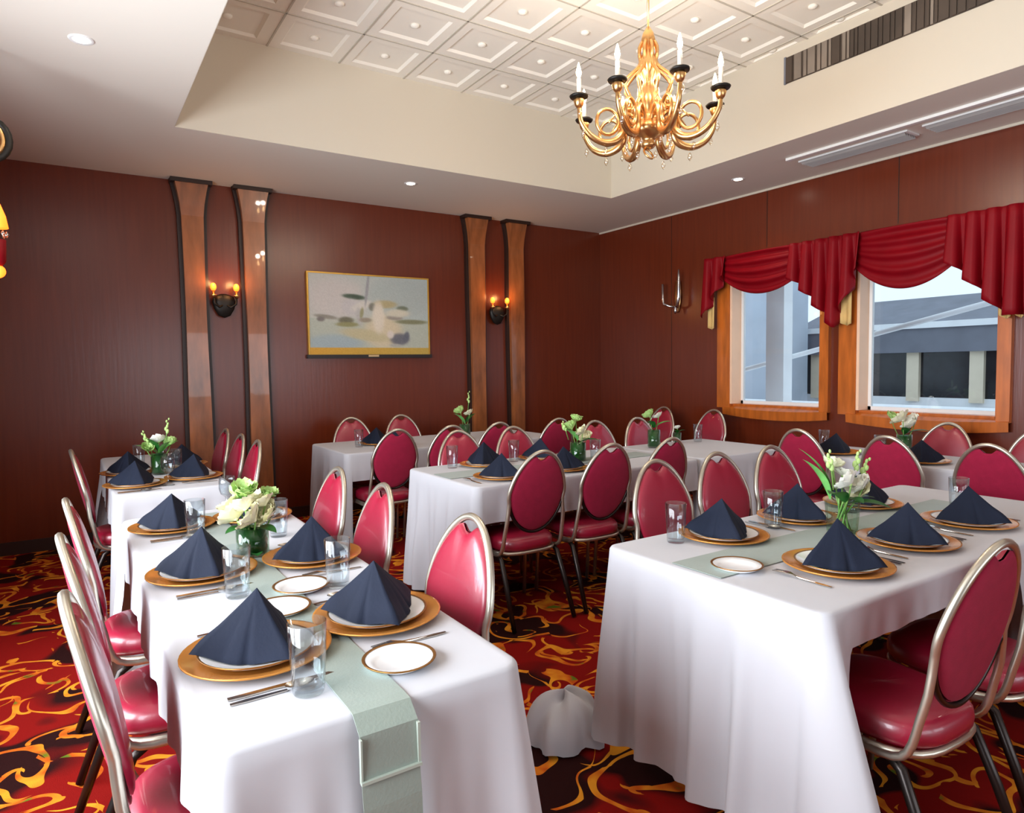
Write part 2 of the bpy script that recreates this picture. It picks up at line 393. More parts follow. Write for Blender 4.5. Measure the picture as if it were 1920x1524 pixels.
# ------------------------------------------------------------------ pilasters, sconces, painting on the back wall
def pilaster(x, label, k):
    r = empty('pilaster', (x, -.002, 0)); tag(r, label, 'pilaster', 'carved brown wooden pilasters on the back wall')
    hw = .088
    def prof(z):   # half width flares at the head
        return hw + (.045 * max(0, (z - 2.75) / .31) ** 1.6) + .006 * sin(z * 2.3 + k)
    zs = [i / 30 * (H - .002) for i in range(31)]
    mb = MB()
    for i in range(30):
        a, b = zs[i], zs[i + 1]; pa, pb = prof(a), prof(b); ya, yb = -.085 - .03 * max(0, (a - 2.75) / .31), -.085 - .03 * max(0, (b - 2.75) / .31)
        mb.add([(-pa, ya, a), (pa, ya, a), (pb, yb, b), (-pb, yb, b)], [(0, 1, 2, 3)])
        mb.add([(-pa, ya, a), (-pb, yb, b), (-pb, -.03, b), (-pa, -.03, a)], [(0, 1, 2, 3)])
        mb.add([(pa, ya, a), (pa, -.03, a), (pb, -.03, b), (pb, yb, b)], [(0, 1, 2, 3)])
    mb.build('face_board', M['pil'], r)
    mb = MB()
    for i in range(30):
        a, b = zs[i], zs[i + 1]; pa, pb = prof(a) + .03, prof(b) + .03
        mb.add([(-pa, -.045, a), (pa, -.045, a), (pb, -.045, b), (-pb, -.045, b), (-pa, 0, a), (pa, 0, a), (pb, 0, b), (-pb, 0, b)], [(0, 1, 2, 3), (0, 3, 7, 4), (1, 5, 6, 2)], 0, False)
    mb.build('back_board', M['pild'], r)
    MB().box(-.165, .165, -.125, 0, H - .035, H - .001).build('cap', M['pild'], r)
for i, (x, lb) in enumerate(((-4.675, 'brown wooden pilaster at far left, left of the first amber sconce'), (-4.17, 'brown wooden pilaster between the first amber sconce and the painting'),
                             (-1.83, 'brown wooden pilaster between the painting and the second amber sconce'), (-1.31, 'brown wooden pilaster right of the second amber sconce near the corner'))):
    pilaster(x, lb, i)

def sconce(x, label):
    r = empty('wall_sconce', (x, 0, 2.03)); tag(r, label, 'wall lamp', 'twin amber sconces between the pilasters')
    MB().lathe([(.0001, -.14), (.05, -.12), (.085, -.06), (.10, .0), (.085, .05), (.03, .07), (.0001, .075)], 20, (0, -.045, 0), 0, Matrix.Diagonal((1, .42, 1)).to_3x3()).build('bowl', M['iron'], r)
    for s in (-1, 1):
        a = MB().tube([(0, -.06, -.02), (s * .05, -.10, -.05), (s * .09, -.11, -.02), (s * .095, -.11, .04)], .009).build('arm', M['iron'], r)
        MB().lathe([(.012, .03), (.026, .05), (.026, .058), (.012, .06), (.011, .10)], 14, (s * .095, -.11, 0)).build('candle_cup', M['brass'], a)
        MB().ball((s * .095, -.11, .125), .026, 10, 0, (1, 1, 1.35)).build('bulb', M['amber'], a)
        l = bpy.data.lights.new('sconce_lamp', 'POINT'); l.energy = 1.2; l.color = (1, .5, .18); l.shadow_soft_size = .03
        o = bpy.data.objects.new('sconce_lamp', l); COL.objects.link(o); o.location = (x + s * .095, -.16, 2.2)
sconce(-4.44, 'twin amber wall sconce between the two left pilasters')
sconce(-1.565, 'twin amber wall sconce between the two pilasters near the corner')

# painting: generic loose landscape made of colour patches in a vertex colour layer
def painting():
    x0, x1, z0, z1 = -3.68, -2.42, 1.56, 2.345
    r = empty('painting', ((x0 + x1) / 2, 0, z0)); tag(r, 'pale sketchy landscape painting in thin gilt frame on the back wall', 'painting')
    hw = (x1 - x0) / 2; hh = z1 - z0
    nx, nz = 150, 96
    blobs = [  # u,v (from top left), su, sv, colour, angle
        (.22, .30, .25, .25, (196, 188, 182), 0), (.75, .25, .3, .25, (168, 176, 172), 0), (.20, .85, .22, .10, (158, 172, 176), 0),
        (.60, .70, .16, .22, (206, 190, 160), 0), (.45, .75, .20, .07, (188, 176, 140), 8), (.13, .53, .09, .025, (140, 134, 122), 6), (.09, .56, .03, .03, (120, 112, 108), 0),
        (.29, .57, .06, .045, (108, 104, 84), 0), (.30, .62, .09, .03, (140, 136, 92), 0), (.85, .57, .14, .03, (124, 124, 94), 0), (.70, .52, .07, .03, (150, 140, 130), 0),
        (.36, .27, .09, .032, (62, 78, 62), 4), (.33, .40, .07, .10, (190, 184, 182), 0), (.42, .38, .09, .05, (204, 198, 188), -20), (.47, .16, .012, .22, (150, 148, 150), 8),
        (.62, .35, .10, .05, (172, 158, 118), 0), (.51, .39, .03, .05, (118, 116, 104), 30), (.77, .40, .05, .035, (110, 116, 96), 0), (.73, .46, .10, .05, (204, 196, 176), 0),
        (.56, .52, .05, .20, (216, 204, 186), 0), (.40, .52, .025, .11, (178, 174, 170), -8), (.42, .47, .015, .07, (150, 146, 110), 10), (.45, .56, .05, .03, (150, 138, 120), 0),
        (.74, .80, .08, .075, (104, 104, 112), 0), (.66, .74, .03, .05, (212, 200, 190), 0), (.80, .77, .025, .07, (98, 100, 110), 15), (.70, .88, .05, .02, (170, 168, 160), 0)]
    def col(u, v):
        c = [190 - 16 * u, 188 - 4 * u, 178 + 2 * u] if v < .55 else [176, 180, 166]
        for (bu, bv, su, sv, bc, an) in blobs:
            a = radians(an); du, dv = (u - bu) * 1.6, v - bv
            e = ((du * cos(a) + dv * sin(a)) / (su * 1.6)) ** 2 + ((-du * sin(a) + dv * cos(a)) / sv) ** 2
            w = 1 / (1 + math.exp(min(50, 4.6 * (e - 1)))); c = [c[i] * (1 - w) + bc[i] * w for i in range(3)]
        if v > .915: c = [206 - 20 * u, 152 + 4 * u, 48 + 26 * u]
        n = random.random() * 10 - 5
        return [max(0, min(255, q + n)) for q in c]
    mb = MB(); mb.grid(lambda u, v: (-hw + 2 * hw * u, -.028, hh * (1 - v)), nx, nz, smooth=False)
    m = bpy.data.materials.new('oil_canvas'); m.use_nodes = True; nt = m.node_tree; a = nt.nodes.new('ShaderNodeAttribute'); a.attribute_name = 'paint'
    nt.links.new(a.outputs['Color'], nt.nodes['Principled BSDF'].inputs['Base Color']); nt.nodes['Principled BSDF'].inputs['Roughness'].default_value = .5
    o = mb.build('canvas', m, r); at_ = o.data.color_attributes.new('paint', 'FLOAT_COLOR', 'POINT'); k = 0
    for i in range(nx + 1):
        for j in range(nz + 1):
            at_.data[k].color = (*lin(col(i / nx, j / nz)), 1); k += 1
    mb = MB(); t = .014
    mb.box(-hw - t, -hw, -.035, 0, -.0, hh + t); mb.box(hw, hw + t, -.035, 0, 0, hh + t); mb.box(-hw, hw, -.035, 0, hh, hh + t)
    mb.build('gilt_frame', M['gframe'], r)
    MB().box(-hw - .03, hw + .03, -.05, 0, -.035, 0).build('lower_rail', M['bframe'], r)
    MB().box(-.05, .06, -.056, -.05, -.022, -.004).build('name_plate', M['plate'], r)
painting()

# silver two arm sconce on right wall
r = empty('candle_sconce', (0, -1.30, 2.2)); tag(r, 'silver two-armed candle sconce on the wall left of the valance', 'wall lamp')
MB().lathe([(.0001, -.22), (.02, -.2), (.045, -.1), (.05, .0), (.04, .12), (.0001, .14)], 16, (-.012, 0, .0), 0, Matrix.Diagonal((.25, 1, 1)).to_3x3()).build('backplate', M['brass'], r)
a = MB().tube([(-.02, 0, -.16), (-.09, .04, -.15), (-.10, .12, -.12), (-.10, .135, -.06), (-.10, .137, .10)], [.012, .013, .014, .016, .014], 10).build('arm', M['silver'], r)
a = MB().tube([(-.02, 0, -.16), (-.08, -.03, -.17), (-.10, -.08, -.15), (-.10, -.095, -.06), (-.10, -.097, .16), (-.10, -.097, .235)], [.012, .014, .018, .022, .016, .006], 10).build('arm', M['silver'], r)
MB().lathe([(.0001, -.24), (.016, -.22), (.02, -.19), (.012, -.16), (.0001, -.155)], 12, (-.08, -.03, 0)).build('finial', M['silver'], r)

# ornate lantern cropped by the left picture edge
r = empty('pendant_lantern', (-5.90, -2.2, 2.3)); tag(r, 'ornate hanging lantern with amber shade and crystals, cut by left picture edge', 'hanging lamp')
mb = MB(); mb.tube([(.0 + .078 * cos(t * pi / 10), .0, .30 + .10 * sin(t * pi / 10)) for t in range(20)], .017, 8, 0, True); mb.tube([(.052 * cos(t * pi / 10), -.004, .30 + .078 * sin(t * pi / 10)) for t in range(20)], .014, 8, 1, True); mb.build('scroll_ring', [M['iron'], M['brass']], r)
MB().tube([(0, 0, .19), (.0, 0, .10), (0, 0, -.02)], .010, 8).build('stem', M['iron'], r)
MB().lathe([(.0001, .0), (.026, -.02), (.046, -.08), (.055, -.14), (.0001, -.145)], 18).build('shade', M['amber'], r)
for k in range(8): MB().lathe([(.0001, 0), (.011, .018), (.0001, .036)], 6, (.045 * cos(k * pi / 4), .045 * sin(k * pi / 4), -.19)).build('crystal', M['crystal'], r)
MB().lathe([(.042, -.20), (.038, -.31), (.018, -.335)], 14).build('red_tassel', M['red'], r)
MB().tube([(0, 0, .40), (0, 0, H - 2.3)], .005, 8).build('chain', M['iron'], r)
MB().ball((0, 0, -.36), .034).build('lower_bulb', M['amber'], r)

# ------------------------------------------------------------------ chandelier
def chandelier(X, Y):
    zt = H2; r = empty('chandelier', (X, Y, 0)); tag(r, 'ornate gold chandelier with candle bulbs hanging from the tiled ceiling', 'chandelier')
    MB().tube([(0, 0, 3.24), (0, 0, zt + .002)], .006, 8).build('rod', M['brass'], r)
    MB().lathe([(.0001, zt - .06), (.03, zt - .05), (.06, zt - .01), (.06, zt + .001)], 20).build('canopy', M['brass'], r)
    prof = [(r_ * 1.3, z_ if z_ > 2.75 else 2.75 - (2.75 - z_) * .72) for r_, z_ in [(.0001, 2.54), (.022, 2.55), (.034, 2.575), (.022, 2.60), (.03, 2.62), (.065, 2.65), (.075, 2.69), (.055, 2.73), (.028, 2.77), (.04, 2.81), (.05, 2.86), (.03, 2.91), (.02, 2.96), (.035, 3.0), (.045, 3.05), (.028, 3.10), (.016, 3.14), (.03, 3.18), (.022, 3.22), (.008, 3.25)]]
    MB().lathe(prof, 20).build('column', M['brass'], r)
    n = 8; ph = .4
    for k in range(n):
        a = ph + 2 * pi * k / n; R = .395; zc = 2.845 + (.012 if k % 2 else -.008)
        d = Vector((cos(a), sin(a), 0)); t = Vector((-sin(a), cos(a), 0))
        pts = []
        ctrl = [(.045, 2.74), (.085, 2.80), (.13, 2.80), (.15, 2.75), (.15, 2.68), (.19, 2.635), (.26, 2.625), (.335, 2.66), (.385, 2.73), (R, zc - .05)]
        for i in range(len(ctrl) - 1):
            p0, p1, p2, p3 = ctrl[max(i - 1, 0)], ctrl[i], ctrl[i + 1], ctrl[min(i + 2, len(ctrl) - 1)]
            for q in (0, .25, .5, .75):
                w = [.5 * (2 * p1[c] + (p2[c] - p0[c]) * q + (2 * p0[c] - 5 * p1[c] + 4 * p2[c] - p3[c]) * q * q + (3 * p1[c] - p0[c] - 3 * p2[c] + p3[c]) * q ** 3) for c in (0, 1)]
                pts.append(d * w[0] + Vector((0, 0, w[1])))
        pts.append(d * R + Vector((0, 0, zc - .05))); n_ = len(pts)
        mb = MB(); mb.tube(pts, [.010 + .011 * sin(pi * i / (n_ - 1)) for i in range(n_)], 8)
        # leafy scroll curling above each arm
        mb.tube([d * (.08 + .12 * (i / 14) + .04 * sin(i * .5)) + Vector((0, 0, 2.74 + .10 * sin(i / 14 * pi) + .02 * cos(i * .6))) for i in range(15)], [.010 - .0004 * i for i in range(15)], 6)
        mb.tube([d * (.235 + .062 * cos(i * pi / 9)) + Vector((0, 0, 2.735 + .068 * sin(i * pi / 9))) for i in range(18)], .0095, 8, 0, True)
        arm = mb.build('arm', M['brass'], r)
        c = d * R
        MB().lathe([(.010, zc - .06), (.022, zc - .045), (.03, zc - .02), (.026, zc - .008)], 14, c).build('candle_cup', M['brass'], arm)
        MB().lathe([(.012, zc - .008), (.046, zc - .006), (.052, zc + .004), (.044, zc + .010), (.012, zc + .006)], 18, c).build('drip_pan', M['iron'], arm)
        MB().lathe([(.0115, zc + .004), (.0115, zc + .095), (.006, zc + .10)], 10, c).build('candle', M['candle'], arm)
        MB().lathe([(.005, zc + .098), (.013, zc + .115), (.0145, zc + .128), (.010, zc + .15), (.004, zc + .172), (.0001, zc + .18)], 10, c).build('bulb', M['bulb'], arm)
        for (rr, z) in ((R, zc - .085), (.25, 2.575), (.13, 2.605), (R - .02, zc - .19)):
            p = d * rr + t * .012
            MB().lathe([(.0001, -.026), (.013, -.004), (.008, .016), (.0001, .026)], 6, (p.x, p.y, z)).build('crystal', M['crystal'], arm)
        # upper chain scroll from crown down to arm
        mb = MB(); mb.tube([d * (.025 + .10 * sin(i / 16 * pi * .62) ** 2 + .02 * sin(i / 16 * 4 * pi)) + Vector((0, 0, 3.18 - .36 * i / 16)) for i in range(17)], .010, 6)
        mb.build('crown_scroll', M['brass'], r)
    MB().tube([(.0 + .028 * cos(t * pi / 8), 0.02 * sin(t * pi / 8), 2.575 + .03 * sin(t * pi / 8)) for t in range(16)], .006, 6, 0, True).build('lower_ring', M['brass'], r)
    for k in range(n):
        a = ph + 2 * pi * k / n
        l = bpy.data.lights.new('chandelier_lamp', 'POINT'); l.energy = 3.4; l.color = (1, .88, .74); l.shadow_soft_size = .03
        o = bpy.data.objects.new('chandelier_lamp', l); COL.objects.link(o); o.location = (X + .40 * cos(a), Y + .40 * sin(a), 3.07)
chandelier(-2.9, -3.78)

# ------------------------------------------------------------------ valance
def valance():
    XV = -.11; zt = 2.475
    def s(y): return CAM.y + .98 * (y - CAM.y)
    r = empty('window_valance', (0, 0, 0)); tag(r, 'red draped swag valance with jabots across both right windows', 'valance')
    MB().box(XV + .03, -.001, s(-4.75), s(-1.73), zt - .03, zt + .012).build('mounting_board', M['red'], r)
    def swag(ya, yb, zside, zmid):
        def f(u, v):
            y = ya + (yb - ya) * u; c = 4 * u * (1 - u)
            zb = zside + (zmid - zside) * c
            z = zt + (zb - zt) * v
            fold = (sin((v * 4.2 + .25 * c) * 2 * pi) * .5 + .5) ** 1.5
            x = XV - .012 - (.035 * c * sin(pi * min(1, v * 1.02)) + .034 * fold * (1 - .45 * v) * (.25 + c))
            return (x, y, z)
        o = MB().grid(f, 40, 44).build('swag', M['red'], r)
        m = o.modifiers.new('thick', 'SOLIDIFY'); m.thickness = .004
    def jabot(ya, yb, bot, k, off=0):
        n = int(abs(yb - ya) / .0075)
        def f(u, v):
            y = ya + (yb - ya) * u; zb = bot(u); z = zt + .004 + (zb - zt) * v
            w = sin(u * k * 2 * pi); w2 = max(-1, min(1, w * 1.5))
            x = XV - .045 - off - .046 * w2 * (.35 + .65 * v) - .01 * v
            y += .018 * cos(u * k * 2 * pi) * v
            return (x, y, z)
        o = MB().grid(f, n, 14).build('jabot', M['red'], r)
        m = o.modifiers.new('thick', 'SOLIDIFY'); m.thickness = .004
        return o
    def lining(ya, yb, za, zb, par):
        lo, hi = min(ya, yb), max(ya, yb)
        def f(u, v):
            y = lo + (hi - lo) * u; z = zb + .16 + (za + .05 * abs(u - .35) - zb - .16) * v
            return (XV - .012 - .012 * sin(u * 3 * pi) * v, y, z)
        o = MB().grid(f, 18, 8).build('lining', M['lining'], par)
        m = o.modifiers.new('thick', 'SOLIDIFY'); m.thickness = .003
    swag(s(-1.93), s(-2.85), 2.24, 2.075); swag(s(-3.28), s(-4.16), 2.21, 1.985)
    j = jabot(s(-1.70), s(-1.975), lambda u: 1.88 + .40 * u, 2.2); lining(s(-1.715), s(-1.80), 1.76, 1.93, j)
    j = jabot(s(-2.70), s(-3.36), lambda u: 2.17 - (2.17 - 1.70) * min(1, u / .66) ** 1.2 + .48 * max(0, (u - .66) / .34), 5.2, .006); lining(s(-3.16), s(-3.27), 1.72, 1.98, j)
    j = jabot(s(-4.03), s(-4.75), lambda u: 2.14 - .42 * min(1, u / .52) ** 1.1, 5.5, .006); lining(s(-4.36), s(-4.44), 1.70, 1.80, j); lining(s(-4.46), s(-4.52), 1.70, 1.80, j)
valance()

# ------------------------------------------------------------------ outside the windows
b = empty('building', (5.2, 0, 0)); tag(b, 'grey roofed building with cream posts and dark windows outside the right window', 'building')
MB().box(0, 3, -7, .80, -1.0, .86).build('lower_wall', M['ext_white'], b)
MB().box(.02, 3, -7, .80, .86, 1.55).build('dark_glazing', M['ext_dark'], b)
for y in (.35, -.45, -1.25, -2.12, -3.0, -3.9): MB().box(-.05, .05, y - .09, y + .09, .80, 1.58).build('post', M['ext_cream'], b)
MB().add([(-.12, -7, 1.54), (-.12, .85, 1.54), (-.12, .85, 1.90), (-.12, -7, 1.90), (3, -7, 1.54), (3, .85, 1.54), (3, .85, 1.90), (3, -7, 1.90)], [(0, 1, 2, 3), (0, 4, 5, 1), (3, 2, 6, 7), (1, 5, 6, 2)], 0, False).build('fascia', M['ext_slate'], b)
MB().box(-.16, .0, -7, .85, 1.90, 1.99).build('gutter', M['ext_white'], b)
MB().add([(.1, -7, 1.99), (.1, .9, 1.99), (1.6, .9, 2.50), (1.6, -7, 2.50)], [(0, 1, 2, 3)], 0, False).build('roof', M['ext_slate'], b)
b = empty('annex_building', (4.0, 1.0, 0)); tag(b, 'blue grey sided building outside the left window', 'building')
MB().box(0, .9, -.66, 4.5, -1, 3.3).build('siding', M['ext_grey'], b)
MB().box(-.03, 0, .70, .86, -.5, 3.0).build('corner_board', M['ext_slate'], b)
o = MB().box(1.12, 1.28, -1.83, -1.60, .902, 3.0).build('porch_post', M['ext_white']); tag(o, 'white square porch post outside the left window', 'post')
o = MB().tube([(1.4, .72, .93), (1.4, -4.3, 2.06)], .028, 10).build('awning_pole', M['ext_white']); tag(o, 'slanting white pole outside crossing both windows', 'pole')
o = MB().box(.55, 2.6, -6.5, 1.0, -.995, .90).build('porch_ledge', M['ext_white']); tag(o, 'wide white porch ledge just outside both windows', 'ledge')
struct(MB().box(.17, 14, -12, 10, -1.2, -1.0).build('floor.001', M['ext_ground']))

# ------------------------------------------------------------------ tables and cloths
ZT = .765
def smooth(t): t = max(0, min(1, t)); return t * t * (3 - 2 * t)
def tablecloth(x0, x1, y0, y1, drops, label, seed, cw_=.11, flare=None, rows=16, step=.016):
    """drops: dict S,E,N,W -> drop length (number or function of 0..1 along the side, anticlockwise)"""
    R = .045; rg = random.Random(seed); P = []; flare = flare or {}; sn = {'S': Vector((0, -1, 0)), 'E': Vector((1, 0, 0)), 'N': Vector((0, 1, 0)), 'W': Vector((-1, 0, 0))}
    sides = [('S', (x0, y0), (x1, y0), (0, -1)), ('E', (x1, y0), (x1, y1), (1, 0)), ('N', (x1, y1), (x0, y1), (0, 1)), ('W', (x0, y1), (x0, y0), (-1, 0))]
    def dv(k, t): d = drops[k]; return d(t) if callable(d) else d
    s = 0
    for i, (k, a, b, n) in enumerate(sides):
        a = Vector((*a, 0)); b = Vector((*b, 0)); L = (b - a).length; d = (b - a) / L; nn = Vector((*n, 0))
        m = max(8, int(L / step)); kp = sides[(i - 1) % 4][0]; kn = sides[(i + 1) % 4][0]
        for j in range(m + 1):
            q = R + (L - 2 * R) * j / m
            Dp, Dn, Dc = dv(kp, 1), dv(kn, 0), dv(k, q / L)
            c0, c1 = max(Dp, dv(k, 0)), max(Dn, dv(k, 1))
            w0 = 1 - smooth((q - .015) / cw_); w1 = 1 - smooth((L - q - .015) / cw_)
            D = Dc + max(0, c0 - Dc) * w0 + max(0, c1 - Dc) * w1
            cw = max(exp(-(q / .07) ** 2), exp(-((L - q) / .07) ** 2))
            P.append((a + d * q, nn, D, cw, s + q))
        s += L
        nn2 = Vector((*sides[(i + 1) % 4][3], 0)); cc = b - d * R - nn * R
        for j in range(1, 6):
            th = j / 6 * pi / 2; dirv = nn * cos(th) + nn2 * sin(th)
            P.append((cc + dirv * R, dirv, max(dv(k, 1), dv(kn, 0)), 1.0, s - R + 2 * R * j / 6))
    N = len(P); ph = [rg.random() * 6.28 for _ in range(5)]
    mb = MB(); vs = []
    inset = [(p - n * .022) for p, n, *_ in P]
    vs += [(v.x, v.y, ZT) for v in inset]
    prof = [(-.008, 0), (-.001, -.003), (.004, -.010)]
    for o, z in prof: vs += [((p + n * o).x, (p + n * o).y, ZT + z) for p, n, *_ in P]
    for rI in range(1, rows + 1):
        t = rI / rows
        for p, n, D, cw, q in P:
            wv = .5 * sin(q * 2 * pi / .21 + ph[0]) + .35 * sin(q * 2 * pi / .13 + ph[1]) + .4 * sin(q * 2 * pi / .47 + ph[2]) + .2 * sin(q * 2 * pi / .083 + ph[3])
            lng = min(1, D / .6) ** 1.6
            off = .004 + t * (.022 * lng + .03 * cw * lng) + (.042 * wv + .012 * sin(t * 3 + q * 4)) * lng * smooth(t * 1.1) * (1 - .7 * cw) + .004 * wv * t * (.25 + .75 * lng)
            z = ZT - .010 - (D - .010) * t
            v = p + n * max(.002, off)
            for kk, fl in flare.items(): v = v + sn[kk] * (fl * cw * t * lng * max(0, sn[kk].dot(n)))
            vs.append((v.x, v.y, max(.006, z)))
    nr = 4 + rows; fs = [tuple(range(N))]
    for a in range(nr - 1):
        for k in range(N):
            fs.append((a * N + k, a * N + (k + 1) % N, (a + 1) * N + (k + 1) % N, (a + 1) * N + k)[::-1])
    mb.add(vs, fs)
    o = mb.build('tablecloth', M['cloth']); tag(o, label, 'tablecloth', 'white tablecloths on the banquet tables')
    return o
def table(x0, x1, y0, y1, label):
    r = empty('banquet_table', ((x0 + x1) / 2, (y0 + y1) / 2, 0)); tag(r, label, 'table', 'banquet tables under white cloths')
    hx, hy = (x1 - x0) / 2 - .016, (y1 - y0) / 2 - .016
    MB().box(-hx, hx, -hy, hy, .735, ZT - .004).build('tabletop', M['tabletop'], r)
    lx, ly = (hx - .09, .032) if hx > hy else (.032, hy - .09)
    for a in (-1, 1):
        for b_ in (-1, 1): MB().tube([(a * lx, b_ * ly, 0), (a * lx, b_ * ly, .735)], .014, 8).build('leg', M['dark_metal'], r)
T = {  # name: x0,x1,y0,y1
 'T1': (-5.45, -4.80, -5.31, -3.10), 'T2': (-5.45, -4.86, -2.39, -.50), 'T3': (-4.01, -1.95, -5.53, -4.68),
 'T4': (-3.80, -2.02, -3.37, -2.50), 'T6': (-3.87, -1.80, -1.50, -.62), 'T5': (-1.22, -.60, -5.75, -3.56), 'T7': (-1.985, -1.02, -3.37, -2.50)}
NAMES = {'T1': 'front left table', 'T2': 'far left table', 'T3': 'front right table', 'T4': 'middle table', 'T6': 'back wall table', 'T5': 'window side table', 'T7': 'short middle table'}
LONG = .73
def s7(t):
    y = -1.02 - 1.95 * t
    return .21 + .42 * smooth((-2.32 - y) / .10)
def s3(t):  # front right table near side: short, then long where no chair is pushed in
    x = -4.01 + 2.06 * t
    return .115 + .45 * smooth((x + 2.85) / .12)
D = {'T1': dict(S=LONG, E=.20, N=LONG, W=.20), 'T2': dict(S=LONG, E=.22, N=LONG, W=.22), 'T3': dict(S=s3, E=LONG, N=.22, W=.70),
     'T4': dict(S=.21, E=.12, N=.22, W=.74), 'T6': dict(S=.22, E=LONG, N=.22, W=.74), 'T5': dict(S=LONG, E=.22, N=.24, W=.22), 'T7': dict(S=.60, E=LONG, N=.21, W=.12)}
CL = {'T1': 'white tablecloth on the front left table with sage runner', 'T2': 'white tablecloth on the far left table near the pilasters', 'T3': 'white floor-length tablecloth on the front right table',
      'T4': 'white tablecloth on the middle table behind two burgundy chairs', 'T6': 'white tablecloth on the table below the painting', 'T5': 'white tablecloth on the table along the right window', 'T7': 'white tablecloth on the short table at the right end of the middle row'}
cloth = {}
for k, (a, b, c, d) in T.items():
    cloth[k] = tablecloth(a, b, c, d, D[k], CL[k], 3 * int(k[1]) + 1, cw_=.03 if k in ('T4', 'T6', 'T5') else .11, flare={'T1': {'S': .05, 'W': .04, 'E': .05}, 'T3': {'S': .17, 'W': .02}}.get(k), rows=18 if k in ('T1', 'T3') else 12, step=.012 if k in ('T1', 'T3') else .02)
    table(a, b, c, d, {'T1': 'long banquet table at front left under white cloth', 'T2': 'long banquet table at far left under white cloth', 'T3': 'long banquet table at front right under white cloth', 'T4': 'long banquet table in the middle of the room under white cloth',
                       'T6': 'long banquet table by the back wall under white cloth', 'T5': 'long banquet table along the right window wall under white cloth', 'T7': 'short banquet table at the right end of the middle row'}[k])
# cloth corner bunched on the carpet at the left end of the front right table
def bunch():
    def f(u, v):
        th = 2 * pi * u; ph_ = v * pi / 2
        rr = .155 * (1 + .10 * sin(5 * th + 1) + .06 * sin(9 * th)) * cos(ph_) ** .8
        z = .165 * sin(ph_) * (1 + .12 * sin(3 * th)) + .012 * sin(7 * th + 4 * v) * (1 - v)
        return (rr * cos(th) * 1.0, rr * sin(th) * .9, max(.006, z + .006))
    o = MB().grid(f, 48, 12, closed_u=True).build('bunched_corner', M['cloth'], cloth['T3'], (-4.09, -4.53, 0))
bunch()

# runners
def runner(name, pts, w, axis, label):
    """pts: list of (along, z) profile; strip of width w centred on c"""
    c, prof = pts
    mb = MB()
    def f(u, v):
        i = u * (len(prof) - 1); k = min(int(i), len(prof) - 2); t = i - k
        a = prof[k][0] * (1 - t) + prof[k + 1][0] * t; z = prof[k][1] * (1 - t) + prof[k + 1][1] * t
        q = c + (v - .5) * w
        return (q, a, z) if axis == 'Y' else (a, q, z)
    mb.grid(f, (len(prof) - 1) * 6, 4, smooth=False)
    o = mb.build('table_runner', M['runner']); md = o.modifiers.new('t', 'SOLIDIFY'); md.thickness = .002; md.offset = 0
    tag(o, label, 'table runner', 'sage table runners')
    return o, f
zr = ZT + .003
yf = -5.31
o, f = runner('a', (-5.135, [(-3.2, zr), (-4.2, zr), (-5.0, zr), (yf + .02, zr), (yf - .006, zr - .002), (yf - .040, zr - .03), (yf - .045, .655), (yf - .052, .60), (yf - .062, .40)]), .118, 'Y', 'sage green runner along the front left table hanging over its end')
mb = MB(); mb.box(-5.135 - .061, -5.135 + .061, yf - .053, yf - .0445, .650, .656); mb.box(-5.135 + .055, -5.135 + .0605, yf - .049, yf - .040, .650, .735); mb.box(-5.135 - .0605, -5.135 - .057, yf - .049, yf - .040, .650, .735)
mb.build('hem', M['hem'], o)
runner('b', (-5.08, [(-3.985, zr), (-3.2, zr), (-2.25, zr)]), .20, 'X', 'pale sage runner along the front right table')
runner('c', (-2.94, [(-3.78, zr), (-3.0, zr), (-2.1, zr)]), .22, 'X', 'pale sage runner along the middle table')

